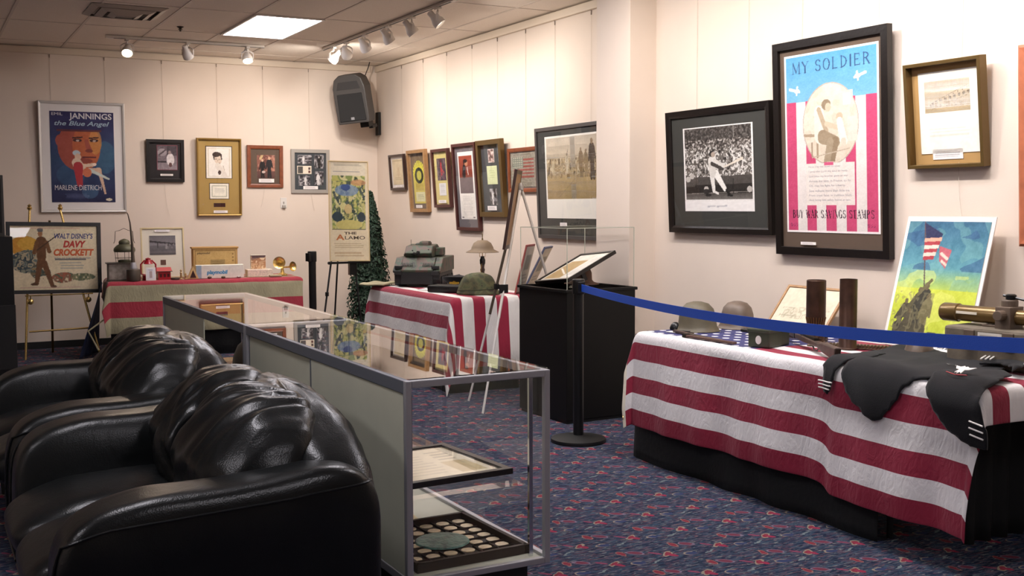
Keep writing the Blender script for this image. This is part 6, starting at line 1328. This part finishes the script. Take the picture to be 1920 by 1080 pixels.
def figurine(label, p, h_, col, two=False):
    t = thing('figurine', label, 'figurine', p); b = MB(); b.lathe([(.016, 0), (.017, .005), (.008, .012), (.011, h_ * .35), (.009, h_ * .55), (.012, h_ * .65), (.005, h_ * .75)], 14); b.build('body', col, t, smooth=True)
    b = MB(); b.pill((0, 0, h_ * .87), (.01, .01, .012), nu=14, nv=8); b.build('head', col, t, smooth=True)
FC = mat('pale_bronze', 'b99c6c', .4, metal=.3)
figurine('tiny pale bronze figurine standing before the cream frame', PB(.66, .12), .095, FC)
figurine('tiny low figurine lying beside the standing one', PB(.70, .09), .055, FC)
t = thing('toy_tent', 'small cream and dark triangular tent shaped ornament', 'ornament', PB(.77, .12), (0, 0, RTB)); b = MB(); b.prism([(-.055, 0), (.055, 0), (0, .125)], -.03, .03); b.build('tent_shell', mat('cream_wood', 'd2b078', .5), t, bevel=.002); b = MB(); b.prism([(-.03, .012), (.03, .012), (0, .085)], -.033, -.0305); b.build('opening', mat('dark_opening', '3a1a14', .7), t)
for i, (a, s, lb) in enumerate([(.92, .05, 'tiny grey object lying in front of the cream box'), (1.05, .05, 'small dark pebble like object before the blue lettered box'), (1.20, .05, 'small grey object near the right end of the blue lettered box')]):
    b = MB(); b.pill((0, 0, .012), (.022, .016, .012), nu=14, nv=8); place(b, 'small_trinket', [M['rust'], M['lantern'], M['greyframe']][i], PB(a, s), .3, lb, 'trinket', smooth=True)
# boxes
def art_box(cv):
    cv.rect(0, 0, 1, 1, 'c09a60'); cv.rect(.04, .05, .96, .95, '8d6c3c'); cv.rect(.05, .07, .95, .93, 'c7a468'); cv.rect(.38, .42, .72, .62, 'a3895a'); cv.lines(.4, .45, .7, .6, 2, '8a7448', .8)
    for k in range(7): u = .16 + .11 * k; cv.ell(u, .2, .04, .12, '6f5c38'); cv.ell(u, .2, .028, .085, 'c0a068'); cv.cap(u + .04, .1, u + .07, .36, .012, '6f5c38')
    for k in range(3): cv.ell(.9, .82 - .12 * k, .02, .03, '8a6c40')
t = thing('cardboard_box', 'large tan cardboard playset box standing at the back of the left rear table', 'box', PB(.99, .30), (0, 0, RTB))
b = MB(); b.box(-.20, .23, -.06, .08, 0, .295); b.build('carton', M['card'], t, bevel=.002)
b = MB(); b.box(-.21, .24, -.068, .088, .285, .302); b.build('lid', M['card'], t, bevel=.002)
print_obj('box_print', .42, .28, 90, 60, 'c09a60', art_box, t, .015, -.0625, .002, [('playmobil', .08, .38, .80, .9, M['inkbrown'], .15, .02)])
t = thing('white_toy_box', 'low white box with blue playset lettering in front of the tan carton', 'box', PB(1.02, .14), (0, 0, RTB - .02))
b = MB(); b.box(-.22, .235, -.045, .045, 0, .13); b.build('carton', mat('white_carton', 'e9e4d4', .6), t, bevel=.002)
print_obj('box_print', .45, .125, 60, 16, 'ece7d8', lambda cv: cv.rect(0, 0, .1, 1, '9fb0bc'), t, .007, -.047, .002, [('playmobil', .22, .66, .22, .62, M['inkb'], .12, .04)])
def art_pic(cv): cv.grad(0, 'd9b48c', .6, 'c09a78'); cv.grad(.6, '9c7a68', 1, '6c5450'); cv.speck(0, 0, 1, .9, 8, 9, ['e6cda8', 'b0805c', None, 'd0a078'], 3); cv.rect(.05, .8, .95, .95, '5a4648')
t = thing('picture_box', 'small square picture box standing on a white box on the left rear table', 'box', PB(1.42, .24, .075), (0, 0, RTB)); b = MB(); b.box(-.075, .075, -.018, .018, 0, .14); b.build('carton', M['cream'], t); print_obj('box_print', .145, .135, 24, 24, 'c09a78', art_pic, t, 0, -.02, .0025)
t = thing('white_gift_box', 'flat white patterned box under the small picture box', 'box', PB(1.43, .22), (0, 0, RTB)); b = MB(); b.box(-.13, .12, -.08, .08, 0, .072); b.build('carton', mat('patterned_white', 'dccab8', .6, var=.2, vscale=60), t, bevel=.003)
# brass horn
t = thing('brass_horn', 'polished brass double horn at the right end of the left rear table', 'horn', PB(1.64, .20, .0), (0, 0, RTB)); BR = M['brass']
b = MB(); b.lathe([(.006, .0), (.012, .03), (.03, .06), (.055, .08), (.062, .085), (.055, .082), (.028, .058), (.008, .03)], 28, (-.0, .06, .115), (-.25, -1, .25), caps=False); b.build('bell', BR, t, smooth=True)
b = MB(); b.lathe([(.006, .0), (.010, .03), (.024, .06), (.044, .08), (.05, .085), (.044, .082), (.022, .058), (.006, .03)], 28, (.07, .05, .085), (.55, -.8, .1), caps=False); b.build('bell', BR, t, smooth=True)
b = MB(); b.tube([(0, .06, .115), (.03, .09, .08), (.07, .05, .085)], .009, 8); b.lathe([(.05, 0), (.05, .012), (.02, .03), (.012, .08), (0, .085)], 20, (.03, .08, 0)); b.build('tubing', BR, t, smooth=True)
b = MB(); b.box(-.10, .02, -.03, .03, 0, .02); place(b, 'small_tray', M['tan'], PB(1.60, .08), RTB, 'low tan dish in front of the brass horn', 'dish', bevel=.006)

# ------------------------------------------------------------------ brass easel with framed film card (left)
EX, EY = 1.17, 11.28
t = thing('brass_easel', 'polished brass floor easel holding the black framed film card', 'easel', (EX, EY, 0)); BR = M['brass']
def px_(x, z): return x - EX
L1 = [(.885 - EX, -.06, 0), (.98 - EX, .12, 1.40)]; L2 = [(1.545 - EX, -.06, 0), (1.25 - EX, .12, 1.40)]
for a, c in (L1, L2):
    b = MB(); b.tube([a, c], .011, 10); o = b.build('leg', BR, t, smooth=True)
    b = MB(); b.lathe([(.012, 0), (.022, .01), (.024, .02), (.014, .035), (.02, .045), (0, .06)], 16, c); b.build('finial', BR, o, smooth=True)
b = MB(); b.tube([(-.02, .10, 1.30), (0.0, .40, 0)], .011, 8); b.build('rear_leg', mat('dark_brass', '6e5426', .35, metal=.9), t, smooth=True)
b = MB(); b.tube([(.925 - EX, -.03, .26), (1.49 - EX, -.03, .27)], .009, 8); b.build('cross_bar', BR, t, smooth=True); b = MB(); b.tube([(.935 - EX, .1, 1.24), (1.29 - EX, .1, 1.24)], .008, 8); b.build('cross_bar', BR, t, smooth=True)
for x in (.945, 1.455):
    b = MB(); b.tube([(x - EX, .0, .55), (x - EX, -.07, .55), (x - EX, -.08, .60)], .006, 8); b.pill((x - EX, -.06, .545), (.028, .028, .028), nu=18, nv=12); b.build('support_peg', BR, t, smooth=True)
b = MB(); b.tube([(.9 - EX, -.045, .60), (1.5 - EX, -.045, .60)], .006, 6); b.build('ledge_bar', BR, t, smooth=True)
def art_frontier(cv):
    cv.grad(0, 'e4d2ae', 1, 'ecdcb8'); cv.ell(.16, .68, .17, .16, 'd99a3c'); cv.ell(.2, .72, .12, .1, 'e3b048'); cv.blob(.18, .45, .17, .19, 30, 26, ['5c6a6c', '8a8c78', '3e4c50', 'b9a98a', '6c7a74'], 4); cv.blob(.33, .28, .12, .12, 30, 24, ['7a6a4c', '4e5a50', None, 'a08a64'], 14); cv.blob(.6, .19, .13, .08, 40, 26, [None, '8a6a54', 'a05c44', '5c6650'], 6); cv.blob(.82, .2, .16, .06, 50, 26, [None, '8a8a66', '6c7052', '5c6650'], 7)
    B1 = '6f4a2c'; cv.cap(.29, .1, .33, .42, .03, B1, .045); cv.cap(.47, .06, .38, .42, .03, B1, .045); cv.cap(.35, .42, .35, .76, .06, B1, .075); cv.cap(.3, .74, .27, .58, .03, '7d5634'); cv.cap(.41, .74, .44, .6, .03, '7d5634'); cv.cap(.3, .62, .56, .88, .008, '4c3420'); cv.ell(.34, .88, .028, .05, 'a87850'); cv.ell(.34, .935, .035, .035, '6b6a68'); cv.ell(.26, .09, .04, .02, '54381f'); cv.ell(.49, .05, .03, .02, '54381f'); cv.mottle(60, 60, .03, 5)
    cv.lines(.55, .32, .85, .44, 3, 'a3a39a', .7); cv.lines(.5, .45, .92, .5, 1, '5c5a5c', .8); cv.lines(.1, .02, .9, .06, 1, 'd0a494', .6); cv.lines(.1, .94, .9, .98, 1, 'd8a888', .6)
t = thing('framed_film_card', 'black framed landscape film card with a buckskin figure on the brass easel', 'poster', (1.165, EY - .03, .612), (math.radians(-5.1), math.radians(1.2), 0))
frame_mesh(.835, .675, .035, .02).build('frame', M['blackwood'], t, bevel=.002)
b = MB(); b.box(-.39, .39, -.006, 0, .03, .645); b.build('backing', M['cream'], t)
print_obj('card_print', .765, .605, 160, 120, 'e4d2ae', art_frontier, t, 0, -.009, .035, [("WALT DISNEY'S", .50, .95, .80, .885, M['inkn'], .15, .02), ('DAVY', .60, .87, .66, .77, M['inkr'], .25, .05), ('CROCKETT', .49, .96, .53, .64, mat('orange_red_ink', 'd0602c', .6), .2, .05), ('KING OF THE WILD FRONTIER', .50, .92, .485, .505, M['inkn'], .1, 0)])
b = MB(); b.box(-.383, .383, -.0155, -.0135, .035, .64); b.build('glass', M['glassf'], t)
# black cabinet stack at far left
t = thing('black_cabinet', 'tall black cabinet cut off by the left edge of the view', 'cabinet', (.52, 10.55, 0)); b = MB(); b.box(-.3, .22, -.3, .3, 0, 1.18); b.build('body', M['satin'], t, bevel=.006)
b = MB(); b.box(-.28, .225, -.305, -.29, .05, .60); b.build('door', M['black'], t, bevel=.004)
t = thing('black_loudspeaker', 'black loudspeaker box standing on the tall black cabinet at the left edge', 'speaker', (.52, 10.55, 1.18)); b = MB(); b.box(-.2, .17, -.2, .2, 0, .52); b.build('enclosure', M['spk'], t, bevel=.006)
b = MB(); b.box(-.18, .15, -.206, -.198, .03, .49); b.build('grille', M['grille'], t); b = MB(); b.pill((.13, -.21, .30), (.009, .006, .009), nu=12, nv=8); b.build('indicator_knob', M['chrome'], t)
